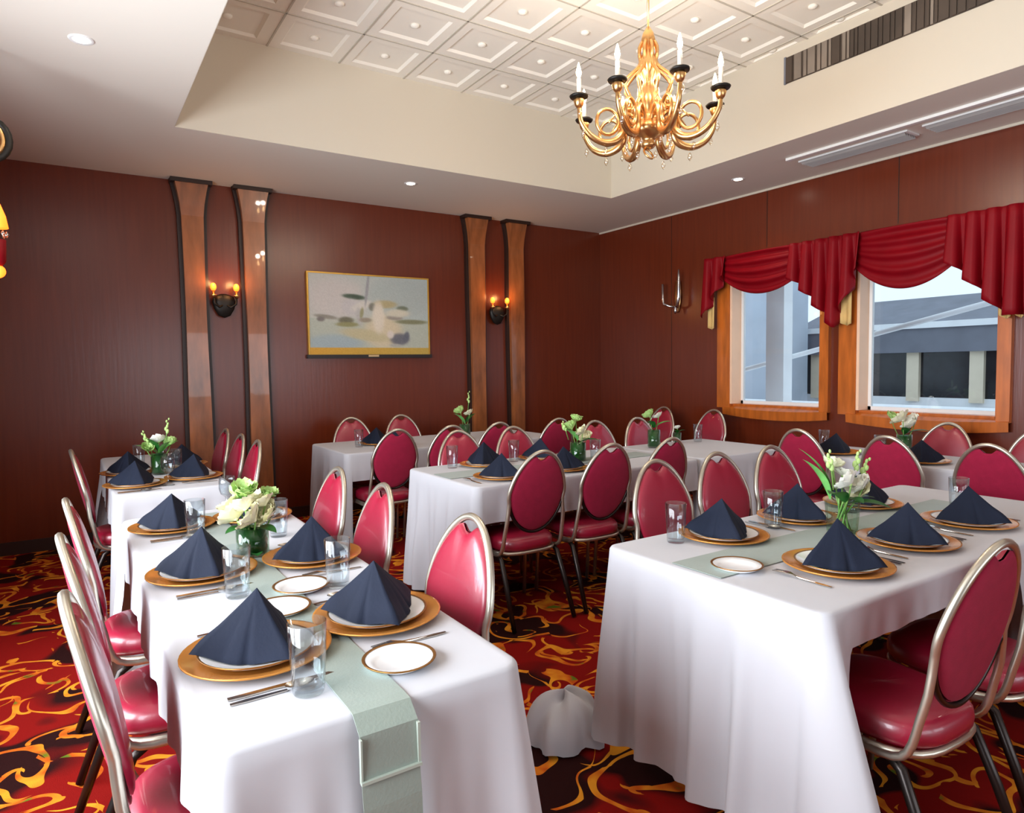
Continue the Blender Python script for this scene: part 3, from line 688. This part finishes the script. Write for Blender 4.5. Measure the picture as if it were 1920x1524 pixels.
# ------------------------------------------------------------------ chairs
def make_chair():
    r = empty('banquet_chair')
    def sup(th, a, b, e=.62):
        c, s_ = cos(th), sin(th); return (a * math.copysign(abs(c) ** e, c), b * math.copysign(abs(s_) ** e, s_))
    # seat cushion
    rows_ = [(.93, .400), (.99, .412), (1.0, .432), (.985, .452), (.94, .466), (.80, .475), (.5, .480), (.0001, .482)]
    def fs(u, v):
        k, z = rows_[min(int(round(v * (len(rows_) - 1))), len(rows_) - 1)]
        x, y = sup(2 * pi * u, .204, .21); x *= (1 - .10 * (y / .21 + 1) / 2)
        return (x * k, y * k, z + .006 * (1 - (y / .21)) * .5)
    mb = MB(); mb.grid(fs, 40, len(rows_) - 1, closed_u=True); mb.build('seat', M['vinyl'], r)
    # seat frame
    mb = MB(); mb.tube([(sup(2 * pi * i / 32, .192, .20)[0], sup(2 * pi * i / 32, .192, .20)[1], .392) for i in range(32)], .011, 8, 0, True); mb.build('seat_frame', M['chrome'], r)
    # back plane: origin at (0,.215,.50), leaning back
    lean = math.atan2(.10, .48); 
    def bp(u, v, off=0):   # u across, v up along the back, off toward the front
        y = .205 + v * sin(lean) - off * cos(lean) - .35 * u * u * 1.0
        z = .505 + v * cos(lean) - off * sin(lean) * 1
        return (u, y, z)
    def egg(th, k=1.0, vc=.232, a=.185, bu=.232):
        c, s_ = cos(th), sin(th)
        wid = a * (1 - .16 * s_) if s_ > 0 else a * (1 + .02 * s_)
        return (wid * c * k, vc + bu * s_ * k)
    def notch(th, k):
        # hand hole: dip of the cushion edge at the top centre
        d = (th - pi / 2); w = exp(-(d / .24) ** 4)
        return 1 - .17 * w * k
    def cushion(sign, thick, ks, base):
        def f(u, v):
            th = 2 * pi * u; t = v; k = ks * (1 - t ** 1.8) if t > 0 else ks
            k = ks * cos(t * pi / 2); h = base + thick * sin(t * pi / 2) ** .7
            x, y = egg(th, k * notch(th, 1 - t))
            return bp(x, y, sign * h)
        return f
    MB().grid(cushion(1, .036, .955, .003), 44, 8, closed_u=True).build('backrest', M['vinyl'], r)
    bk = [c for c in bpy.data.objects if c.parent == r and c.name.startswith('backrest')][0]
    MB().grid(cushion(-1, .014, .945, .003), 44, 6, closed_u=True).build('back_panel', M['fabric'], bk)
    # hoop running over the top and down both sides, then forward under the seat
    def side(s_): return [(s_ * .188, .222, .585), (s_ * .193, .205, .51), (s_ * .196, .190, .445), (s_ * .197, .165, .402), (s_ * .197, .11, .384), (s_ * .197, .0, .384), (s_ * .197, -.09, .384)]
    ctrl = [Vector(p) for p in side(1)[::-1]] + [Vector(bp(*egg(-.25 + (pi + .5) * k / 26))) for k in range(27)] + [Vector(p) for p in side(-1)]
    pts = []
    for k in range(len(ctrl) - 1):
        p0, p1, p2, p3 = ctrl[max(k - 1, 0)], ctrl[k], ctrl[k + 1], ctrl[min(k + 2, len(ctrl) - 1)]
        for q in (0, .5): pts.append(.5 * (2 * p1 + (p2 - p0) * q + (2 * p0 - 5 * p1 + 4 * p2 - p3) * q * q + (3 * p1 - p0 - 3 * p2 + p3) * q ** 3))
    pts.append(ctrl[-1])
    MB().tube(pts, .0115, 8).build('back_frame', M['chrome'], r)
    MB().tube([bp(*egg(-.25 - (pi - .5) * k / 20)) for k in range(21)], .0085, 8).build('lower_rail', M['dark_metal'], r)
    for s in (-1, 1):
        MB().tube([(s * .197, -.08, .384), (s * .198, -.135, .378), (s * .200, -.165, .35), (s * .202, -.185, .25), (s * .204, -.205, .006)], .0115, 8).build('leg', M['chrome'], r)
        MB().tube([(s * .185, .12, .384), (s * .188, .16, .36), (s * .195, .22, .22), (s * .202, .30, .006)], [.0125, .0145, .015, .013], 8).build('leg', M['dark_metal'], r)
    return register(r)
chair0 = make_chair(); used = [False]
def chair(x, y, deg, label, group):
    """deg: direction the sitter faces, measured from -Y anticlockwise"""
    rz = radians(deg)
    if not used[0]:
        used[0] = True; chair0.location = (x, y, 0); chair0.rotation_euler.z = rz; return tag(chair0, label, 'chair', group)
    return dup(chair0, (x, y, 0), rz, label, 'chair', group)
FY, FmX, FX, FmY = 180, -90, 90, 0   # facing +Y, -X, +X, -Y
def chairs(lst, facing, tbl):
    for x, y, j, lb in lst: chair(x, y, facing + j, lb, 'burgundy chairs around the ' + NAMES[tbl])
BO = .31   # seat centre to top of back
chairs([(-5.345, -4.87, 0, 'burgundy chair on the left of front left table, nearest the camera'), (-5.36, -4.25, 1, 'burgundy chair on the left of front left table, middle one'), (-5.35, -3.62, 0, 'burgundy chair on the left of front left table, farthest from camera')], FX, 'T1')
chairs([(-4.585 - BO, -4.74, 1, 'red-fronted chair on the right of front left table, nearest the camera'), (-4.585 - BO, -4.03, -2, 'red-fronted chair on the right of front left table, middle one'), (-4.585 - BO, -3.50, 1, 'red-fronted chair on the right of front left table, farthest one')], FmX, 'T1')
chairs([(-5.335, -1.78, 0, 'burgundy chair at far left table with its back to the left wall')], FX, 'T2')
chairs([(-4.6 - BO, -1.96, 0, 'red chair on the right of far left table, nearest the camera'), (-4.6 - BO, -1.46, 2, 'red chair on the right of far left table, middle one'), (-4.6 - BO, -.90, 3, 'red chair on the right of far left table, beside the back wall')], FmX, 'T2')
chairs([(-3.66, -5.50, -2, 'burgundy chair in the right foreground with its silver frame seen from behind'), (-3.14, -5.50, 0, 'burgundy chair second along the near side of front right table'), ], FY, 'T3')
chairs([(-3.30, -4.21 - BO, 0, 'mauve-fronted chair on far side of front right table, leftmost'), (-2.865, -4.21 - BO, 0, 'mauve-fronted chair on far side of front right table, middle one'), (-2.43, -4.21 - BO, -1, 'mauve-fronted chair on far side of front right table, rightmost')], FmY, 'T3')
chairs([(-3.50, -3.60 + BO, 0, 'burgundy oval-back chair on near side of middle table, leftmost'), (-3.00, -3.60 + BO, -1, 'burgundy oval-back chair on near side of middle table, second from left'), (-2.52, -3.60 + BO, 1, 'burgundy oval-back chair on near side of middle table, partly hidden rightmost')], FY, 'T4')
chairs([(-3.30, -2.25 - BO, 0, 'burgundy chair on far side of middle table behind the navy napkins'), (-2.82, -2.25 - BO, 1, 'burgundy chair on far side of middle table behind a water glass'), (-2.02, -2.25 - BO, 0, 'burgundy chair on far side of middle row, second from its right end'), (-1.54, -2.25 - BO, 1, 'burgundy chair on far side of middle row behind the small green flowers')], FmY, 'T4')
chairs([(-3.595, -1.87 + BO, 1, 'burgundy chair on near side of back wall table, leftmost'), (-3.13, -1.87 + BO, 0, 'burgundy chair on near side of back wall table, second from left'), (-2.69, -1.87 + BO, 0, 'burgundy chair on near side of back wall table, third from left')], FY, 'T6')
chairs([(-3.44, -.42 - BO, 0, 'dark red chair against back wall below the left half of the painting'), (-2.93, -.42 - BO, 1, 'dark red chair against back wall below the right half of the painting')], FmY, 'T6')
chairs([(-1.50 + BO, -3.76, 0, 'burgundy chair on left side of window side table, farthest from camera'), (-1.50 + BO, -4.36, 0, 'burgundy chair on left side of window side table, middle one'), (-1.50 + BO, -4.90, 0, 'burgundy chair on left side of window side table, at right picture edge')], FX, 'T5')
chairs([(-.29 - BO, -4.18, 0, 'maroon chair under the right window sill behind the white roses'), (-.29 - BO, -4.75, 0, 'maroon chair under the right window at the picture edge')], FmX, 'T5')
chairs([(-2.08, -1.87 + BO, 0, 'burgundy chair on near side of back wall table, rightmost')], FY, 'T6')
for y, lb in ((-2.05, 'dark red chair against the right wall, under the left window edge'), (-1.38, 'dark red chair against the right wall, below the silver sconce')):
    chair(-.29 - BO, y, FmX, lb, 'dark red chairs against the right wall')

# ------------------------------------------------------------------ tableware prototypes
def charger0():
    return MB().lathe([(.0001, .003), (.10, .003), (.112, .004), (.128, .010), (.160, .018), (.165, .0195), (.165, .016), (.158, .012), (.128, .004), (.10, .0), (.0001, 0)], 40).build('charger_plate', M['gold'])
def plate0():
    r = empty('dinner_plate')
    MB().lathe([(.0001, .004), (.075, .004), (.086, .007), (.120, .018), (.127, .020), (.127, .017), (.118, .012), (.082, .0), (.0001, 0)], 40).build('dish', M['china'], r)
    MB().lathe([(.1235, .0195), (.1272, .0208), (.1285, .0200), (.1275, .017)], 40, caps=False).build('rim_band', M['rimgold'], r)
    return register(r)
def bread0():
    r = empty('bread_plate')
    MB().lathe([(.0001, .004), (.048, .004), (.056, .007), (.078, .016), (.080, .014), (.056, .0), (.0001, 0)], 36).build('dish', M['china'], r)
    MB().lathe([(.0745, .0150), (.080, .0170), (.082, .0160), (.0805, .0135)], 36, caps=False).build('rim_band', M['rimgold'], r)
    return register(r)
def napkin0(seed, m, Hh=.148, R0=.100):
    rg = random.Random(seed); lob = [rg.uniform(-.1, .1) for _ in range(6)]
    def f(u, v):
        th = 2 * pi * u; t = v
        # folded cloth pyramid: three crisp corners, flat flanks, one tucked crease per flank
        m_ = (th % (2 * pi / 3)) - pi / 3
        tri = .60 / max(.5, cos(m_))
        R = R0 * (.80 * tri / .60 * .74 + .24)
        crease = .010 * exp(-((m_ - .25 - lob[0]) / .10) ** 2) * (1 - t) + .004 * exp(-((m_ + .45 + lob[1]) / .12) ** 2) * (1 - t)
        rr = (R - crease) * (1 - t) * (1 + .10 * sin(pi * t)) + .0012
        z = Hh * t + (.002 + .0145 * smooth((rr - .070) / .055)) * (1 - t)
        return (rr * cos(th) + .006 * t, rr * sin(th), z)
    mb = MB(); mb.grid(f, 72, 14, closed_u=True)
    return mb.build('napkin', m)
def glass0():
    return MB().lathe([(.0001, .0), (.030, .0), (.032, .004), (.036, .07), (.039, .145), (.0375, .146), (.0345, .07), (.030, .014), (.0001, .012)], 28).build('water_glass', M['glass'])
def goblet0():
    r = empty('stemmed_glass')
    MB().lathe([(.010, .070), (.030, .085), (.037, .11), (.036, .14), (.033, .165), (.032, .165), (.035, .14), (.036, .11), (.029, .087), (.0001, .075)], 24).build('bowl', M['glass'], r)
    MB().lathe([(.033, .0), (.033, .003), (.006, .008), (.0045, .04), (.010, .070)], 20).build('stem', M['glass'], r)
    return register(r)
def knife0():
    poly = [(-.006, 0), (.006, 0), (.008, .03), (.006, .09), (.007, .10), (.010, .14), (.009, .19), (.003, .215), (-.006, .205), (-.006, .10)]
    return MB().prism(poly, 0, .003).build('knife', M['steel'])
def fork0():
    poly = [(-.004, 0), (.004, 0), (.0065, .03), (.004, .10), (.004, .125), (.011, .14), (.0115, .19), (.0085, .19), (.0075, .155), (.0045, .153), (.0035, .19), (.0012, .19), (.001, .155), (-.001, .155), (-.0012, .19), (-.0035, .19), (-.0045, .153), (-.0075, .155), (-.0085, .19), (-.0115, .19), (-.011, .14), (-.004, .125), (-.004, .10), (-.0065, .03)]
    def w(v):
        y = v.y; return Vector((v.x, v.y, v.z + .010 * max(0, (y - .10) / .09) * max(0, 1 - (y - .10) / .11) * 3))
    return MB().prism(poly, .0, .0025, 0, w).build('fork', M['steel'])
def spoon0():
    mb = MB(); mb.prism([(-.004, 0), (.004, 0), (.006, .03), (.0035, .11), (-.0035, .11), (-.006, .03)], 0, .0025)
    mb.grid(lambda u, v: (.019 * cos(2 * pi * u) * v, .135 + .030 * sin(2 * pi * u) * v, .0015 + .009 * v * v), 20, 4, closed_u=True)
    return mb.build('spoon', M['steel'])
PROTO = {}
def place(kind, x, y, z, rz, label, cat, group):
    if kind not in PROTO:
        o = {'charger': charger0, 'plate': plate0, 'bread': bread0, 'glass': glass0, 'goblet': goblet0, 'knife': knife0, 'fork': fork0, 'spoon': spoon0,
             'napA': lambda: napkin0(1, M['navy']), 'napB': lambda: napkin0(5, M['navy'], .138, .100), 'napC': lambda: napkin0(9, M['navy'], .142, .103)}[kind]()
        PROTO[kind] = o; o.location = (x, y, z); o.rotation_euler.z = rz; return tag(o, label, cat, group)
    return dup(PROTO[kind], (x, y, z), rz, label, cat, group)
def setting(tb, x, y, face, where, nap='napA', glass=None, cut=True, bread=None, nrot=0, kind='glass', plate=True, goblet=None):
    """face: angle of the diner's outward direction (where the chair is)"""
    n = NAMES[tb]; z = ZT + .0012
    a = radians(face)
    def loc(dx, dy):   # dx: to the diner's right, dy: away from the diner
        return (x - dx * sin(a) * 1 - dy * cos(a), y + dx * cos(a) - dy * sin(a))
    w = f'{where} on {n}'
    place('charger', x, y, z, 0, f'gold charger at {w}', 'charger', 'gold charger plates')
    if plate: place('plate', x, y, z + .0045, 0, f'white gold-rimmed plate at {w}', 'plate', 'white dinner plates')
    zz = z + (.0095 if plate else .0040)
    place(nap, x, y, zz, a + nrot, f'{"navy"} folded napkin at {w}', 'napkin', 'folded dark napkins')
    if glass: place(kind, glass[0], glass[1], z, rnd.random() * 6, f'clear water glass at {w}', 'glass', 'water glasses')
    if goblet: place('goblet', goblet[0], goblet[1], z, 0, f'clear stemmed glass at {w}', 'glass', 'stemmed glasses')
    if cut:
        rz = a - pi / 2 + pi
        for kd, dx in (('fork', -.195), ('spoon', .215), ('knife', .19)):
            px, py = loc(dx, -.10)
            place(kd, px, py, z, a + pi / 2, f'steel {kd} at {w}', kd, f'steel {kd}s')
    if bread: place('bread', bread[0], bread[1], z, 0, f'white bread plate at {w}', 'plate', 'small white bread plates')

# front left table
setting('T1', -5.28, -4.93, 180, 'nearest left place', 'napA', (-5.235, -5.175), True, (-5.165, -4.675), 1.9)
setting('T1', -5.285, -4.19, 180, 'middle left place', 'napA', (-5.235, -4.475), True, None, 1.75)
setting('T1', -5.285, -3.42, 180, 'far left place', 'napB', (-5.225, -3.62), True, None, 1.6)
setting('T1', -4.965, -4.87, 0, 'nearest right place', 'napC', (-4.965, -4.56), True, (-5.03, -5.16), 2.6)
setting('T1', -4.94, -4.22, 0, 'middle right place', 'napB', (-4.955, -3.82), True, (-5.065, -4.52), 1.2)
setting('T1', -4.965, -3.42, 0, 'far right place', 'napB', (-4.985, -3.66), False, None, .5, goblet=(-5.03, -3.21))
# far left table
setting('T2', -5.33, -2.13, 180, 'near left place', 'napB', None, True, None, 1.8, goblet=(-5.17, -2.22))
setting('T2', -5.33, -1.58, 180, 'far left place', 'napB', (-5.24, -1.18), False, None, 1.5)
setting('T2', -5.01, -2.03, 0, 'near right place', 'napB', (-5.06, -1.62), True, None, .8)
setting('T2', -5.00, -1.40, 0, 'far right place', 'napC', (-5.10, -1.20), False, None, .3)
# front right table
setting('T3', -3.60, -5.32, -90, 'near side leftmost place', 'napA', None, True, None, 2.4)
setting('T3', -3.13, -5.30, -90, 'near side middle place', 'napB', None, True, None, 2.0)
setting('T3', -2.64, -5.29, -90, 'near side rightmost place', 'napC', (-2.42, -5.16), True, None, 2.2)
setting('T3', -3.585, -4.86, 90, 'far side leftmost place', 'napB', (-3.775, -4.80), False, None, .6)
setting('T3', -3.10, -4.85, 90, 'far side middle place', 'napC', (-3.30, -4.87), True, None, .9)
setting('T3', -2.62, -4.85, 90, 'far side rightmost place', 'napC', (-2.80, -4.90), False, None, .2)
place('bread', -3.86, -5.14, ZT + .0012, 0, 'small white bread plate at the left end of front right table', 'plate', 'small white bread plates')
# middle table
setting('T4', -3.52, -3.19, -90, 'near side leftmost place', 'napB', None, True, None, .4)
setting('T4', -3.05, -3.17, -90, 'near side second place', 'napB', None, False, None, .9)
setting('T4', -3.34, -2.70, 90, 'far side leftmost place', 'napA', (-3.56, -2.66), False, None, .4)
setting('T4', -2.86, -2.68, 90, 'far side second place', 'napB', (-3.08, -2.66), False, None, 1.1)
place('glass', -2.62, -2.98, ZT + .0012, 0, 'clear water glass beside the flowers on middle table', 'glass', 'water glasses')
# back wall table
setting('T6', -3.42, -1.40, -90, 'left near place', 'napB', (-3.62, -1.12), False, None, .4, plate=False)
setting('T6', -3.42, -1.03, 90, 'left far place', 'napC', None, False, None, .9, plate=False)
# window side table
setting('T5', -1.06, -4.36, 180, 'middle place', 'napC', (-.98, -4.05), False, None, .4, plate=False)
setting('T5', -1.06, -3.78, 180, 'far place', 'napC', (-.92, -3.60), False, None, .9, plate=False)
# short table at the right end of the middle row
place('glass', -1.23, -2.66, ZT + .0012, 0, 'clear water glass on the short table at right end of middle row', 'glass', 'water glasses')

# ------------------------------------------------------------------ flowers
def petal_bloom(R, n, cup, layers, seed):
    rg = random.Random(seed); mb = MB()
    for L in range(layers):
        rl = R * (1 - .25 * L); cl = cup + .28 * L
        for k in range(n):
            a = 2 * pi * (k + .5 * L) / n + rg.uniform(-.15, .15); tl = cl + rg.uniform(-.12, .12)
            wd = rl * .58
            def f(u, v, a=a, tl=tl, rl=rl, wd=wd):
                r_ = rl * u; w = wd * sin(pi * min(1, .12 + .80 * u)) * (v * 2 - 1)
                z = rl * tl * u ** 1.4 - .35 * rl * u ** 4 * .5 + .22 * wd * (v * 2 - 1) ** 2
                h = r_ * (1 - .28 * tl)
                return (h * cos(a) - w * sin(a), h * sin(a) + w * cos(a), z)
            mb.grid(f, 6, 4)
    mb.ball((0, 0, R * .12), R * .16, 6, 1)
    return mb
def leaf_mesh(L, W, bend, seed=0):
    def f(u, v):
        w = W * sin(pi * min(1, .05 + .95 * u)) ** .8 * (v * 2 - 1)
        return (L * u, w, bend * L * (u - u * u * 1.1) + .25 * abs(w))
    return MB().grid(f, 10, 4)
def spike(L, r_):
    mb = MB(); mb.tube([(0, 0, 0), (.004, 0, L * .5), (0, 0, L * .7)], .003, 6)
    for k in range(6): mb.ball((.006 * cos(k * 2.4), .006 * sin(k * 2.4), L * (.55 + .08 * k)), r_ * (1 - .1 * k), 6, 1, (1, 1, 1.6))
    return mb
def arrangement(x, y, label, blooms, leaves, spikes=(), vase='glass', vr=.05, vh=.10, seed=1, z=None):
    z = ZT + .0042 if z is None else z
    r = empty('flower_arrangement', (x, y, z)); tag(r, label, 'flowers', 'flower centrepieces on the tables')
    if vase == 'leaf':
        MB().lathe([(.0001, 0), (vr * .9, 0), (vr, .01), (vr, vh), (vr - .003, vh), (vr - .003, .008), (.0001, .006)], 24).build('vase', M['vaseg'], r)
        MB().lathe([(.0001, .01), (vr - .006, .01), (vr - .004, vh * .95), (.0001, vh * .9)], 20).build('leaf_wrap', M['leaf'], r)
    else:
        n = 36; vs = []; mb = MB()
        def f(u, v):
            th = 2 * pi * u; rr = vr * (1 + .05 * cos(12 * th)) * (.88 + .14 * v); return (rr * cos(th), rr * sin(th), vh * v)
        mb.grid(f, 72, 8, closed_u=True); mb.lathe([(.0001, .004), (vr * .86, .004)], 24)
        mb.build('vase', M['vaseg'], r)
        mb = MB(); rg = random.Random(seed)
        for k in range(7):
            a = k * .9; mb.tube([(vr * .5 * cos(a), vr * .5 * sin(a), .008), (vr * .4 * cos(a + 2.2), vr * .4 * sin(a + 2.2), vh + .02)], .0035, 6)
        mb.build('stems', M['stem'], r)
    for i, (bx, by, bz, R, kind, tx, ty) in enumerate(blooms):
        mb = petal_bloom(R, 7 if kind != 'g' else 9, .62 if kind != 'g' else .8, 3, seed * 10 + i)
        o = mb.build('bloom', [{'c': M['petal'], 'w': M['petalw'], 'g': M['petalg']}[kind], M['petalg'] if kind != 'c' else M['petal']], r, (bx, by, bz)); o.rotation_euler = (tx, ty, i * 1.3)
    for i, (lx, ly, lz, L, W, az, tilt, dk) in enumerate(leaves):
        o = leaf_mesh(L, W, .35).build('leaf', M['leaf'] if dk else M['lleaf'], r, (lx, ly, lz)); o.rotation_euler = (0, -tilt, az)
    for i, (sx, sy, sz, L, tx, ty) in enumerate(spikes):
        o = spike(L, .010).build('bud', [M['stem'], M['petalg']], r, (sx, sy, sz)); o.rotation_euler = (tx, ty, 0)
    # stems carrying the blooms
    mb = MB()
    for (bx, by, bz, R, kind, tx, ty) in blooms: mb.tube([(bx * .2, by * .2, vh * .6), (bx * .8, by * .8, bz * .8), (bx, by, bz + .002)], .003, 6)
    mb.build('flower_stem', M['stem'], r)
    return r
arrangement(-5.10, -4.05, 'cream roses in dark green leaf-wrapped vase on front left table',
    [(-.055, -.02, .135, .066, 'c', -.6, -.5), (.0, -.055, .13, .068, 'c', -.9, .1), (.06, -.025, .13, .066, 'c', -.5, .7), (.03, .04, .175, .06, 'c', .2, .3), (-.055, .04, .165, .06, 'c', .3, -.5), (-.03, -.045, .17, .055, 'c', -.7, -.2), (.04, -.03, .175, .052, 'c', -.5, .3), (-.02, -.005, .215, .058, 'g', -.3, 0), (-.045, .02, .205, .045, 'g', -.2, -.4), (.06, .02, .195, .042, 'g', 0, .4)],
    [(0, 0, .09, .11, .03, 3.6, .1, 1), (0, 0, .09, .11, .03, 5.3, .0, 1), (.02, 0, .16, .10, .022, .2, .5, 0), (-.02, 0, .18, .09, .022, 2.2, .9, 0), (.0, -.045, .012, .05, .02, 4.6, .12, 1)], vase='leaf', vr=.055, vh=.10, seed=1)
arrangement(-5.165, -1.72, 'white lily and green bud arrangement on far left table',
    [(0, 0, .20, .06, 'w', -.6, -.2), (.07, .02, .18, .055, 'g', -.3, .6), (-.07, .0, .16, .05, 'g', -.4, -.6)],
    [(0, 0, .12, .15, .03, .3, .6, 0), (0, 0, .12, .15, .03, 2.9, .5, 0), (0, 0, .10, .15, .035, 4.4, .3, 1), (0, 0, .12, .13, .03, 5.5, .8, 0), (0, 0, .13, .14, .03, 3.7, .9, 1)],
    [(.03, 0, .16, .20, 0, .15), (-.04, 0, .14, .15, 0, -.35)], vase='leaf', vr=.05, vh=.13, seed=2)
arrangement(-3.17, -5.08, 'white flowers with dark leaves in ribbed glass vase on front right table',
    [(-.03, -.05, .19, .062, 'w', -.8, -.3), (.05, -.05, .17, .062, 'w', -.7, .3), (.09, -.02, .15, .055, 'c', -.5, .8), (-.02, .03, .25, .05, 'c', -.3, -.4), (.03, .02, .21, .05, 'w', -.2, .2)],
    [(-.02, -.02, .12, .19, .032, 3.4, .35, 1), (.0, -.02, .11, .15, .035, 5.2, .0, 1), (.02, 0, .11, .14, .03, 6.0, .1, 1), (-.03, .02, .14, .22, .026, 2.3, 1.0, 0), (0, 0, .12, .12, .03, 4.3, .15, 1), (-.05, .02, .13, .2, .024, 2.8, .95, 0)],
    [(.06, 0, .15, .17, 0, .3), (.09, .0, .13, .17, 0, .55), (-.06, .0, .17, .16, 0, -.25)], vase='glass', vr=.058, vh=.12, seed=3)
arrangement(-2.74, -2.94, 'green and cream flowers behind the chairs on middle table',
    [(-.05, 0, .22, .07, 'g', -.5, -.3), (.02, -.03, .19, .065, 'c', -.7, .2), (.08, 0, .15, .06, 'c', -.5, .6), (.0, .02, .27, .055, 'g', -.2, 0)],
    [(0, 0, .14, .16, .03, 3.3, .6, 0), (0, 0, .12, .15, .03, 5.4, .2, 1)], [(-.08, 0, .15, .14, 0, -.4)], vase='leaf', vr=.055, vh=.13, seed=4)
arrangement(-2.66, -1.22, 'lime green flowers with a tall bud on back wall table',
    [(-.04, 0, .24, .065, 'g', -.5, -.3), (.05, 0, .22, .06, 'c', -.4, .3)], [(0, 0, .14, .16, .03, 3.3, .7, 0), (0, 0, .14, .16, .03, .2, .6, 1)], [(.03, 0, .22, .22, 0, .08)], vase='leaf', vr=.05, vh=.14, seed=5)
arrangement(-1.80, -2.72, 'small green and white flowers on the short middle table',
    [(-.04, 0, .24, .065, 'g', -.5, -.3), (.05, 0, .23, .055, 'w', -.4, .3)], [(0, 0, .15, .15, .03, 3.6, .5, 1), (0, 0, .15, .15, .03, 5.6, .4, 0)], vase='leaf', vr=.05, vh=.14, seed=6)
arrangement(-1.43, -2.62, 'single pale pink bloom in dark vase on the short middle table',
    [(0, 0, .115, .035, 'w', -.4, .1)], [(0, 0, .08, .07, .02, 3.6, .5, 1), (0, 0, .08, .07, .02, 5.6, .4, 1)], vase='leaf', vr=.032, vh=.085, seed=8)
arrangement(-.80, -4.12, 'large drooping white roses on window side table',
    [(-.06, -.02, .24, .085, 'c', -.7, -.2), (.03, -.05, .21, .085, 'w', -.8, .5), (-.10, .04, .25, .06, 'g', -.3, -.4)], [(0, 0, .14, .16, .03, 3.8, .4, 1), (0, 0, .14, .16, .03, 5.2, .2, 1)], vase='leaf', vr=.05, vh=.14, seed=7)

# ------------------------------------------------------------------ lights
def area(name, loc, rot, sx, sy, e, col, spread=180):
    l = bpy.data.lights.new(name, 'AREA'); l.shape = 'RECTANGLE'; l.size = sx; l.size_y = sy; l.energy = e; l.color = col
    o = bpy.data.objects.new(name, l); COL.objects.link(o); o.location = loc; o.rotation_euler = rot; l.spread = radians(spread); return o
for x, y in ((-5.49, -6.9), (-3.0, -7.2), (-.53, -6.0), (-5.49, -4.7), (-.53, -4.25)):  # extra spots without fixtures, added out of view to brighten the table tops
    l = bpy.data.lights.new('down_spot', 'SPOT'); l.energy = 5; l.spot_size = radians(130); l.spot_blend = .8; l.color = (1, .9, .76); l.shadow_soft_size = .06
    o = bpy.data.objects.new('down_spot', l); COL.objects.link(o); o.location = (x, y, H - .03)
DAY = (.86, .93, 1.0)
area('daylight_left', (XL - .25, -4.55, 1.55), (0, radians(-90), 0), 1.6, 3.7, 200, DAY, 155)
area('daylight_front', (-2.7, YF - .25, 1.55), (radians(90), 0, 0), 4.4, 1.5, 60, DAY)
w = bpy.data.worlds.new('world'); bpy.context.scene.world = w; w.use_nodes = True
bg = w.node_tree.nodes['Background']; bg.inputs[0].default_value = (*lin((214, 226, 236)), 1); bg.inputs[1].default_value = 1.3

sc = bpy.context.scene
sc.view_settings.view_transform = 'Standard'; sc.view_settings.look = 'None'; sc.view_settings.gamma = 1; sc.view_settings.exposure = .46
sc.cycles.max_bounces = 8; sc.cycles.transparent_max_bounces = 16; sc.cycles.caustics_reflective = False; sc.cycles.caustics_refractive = False
sc.cycles.sample_clamp_indirect = 6
bpy.context.view_layer.update()
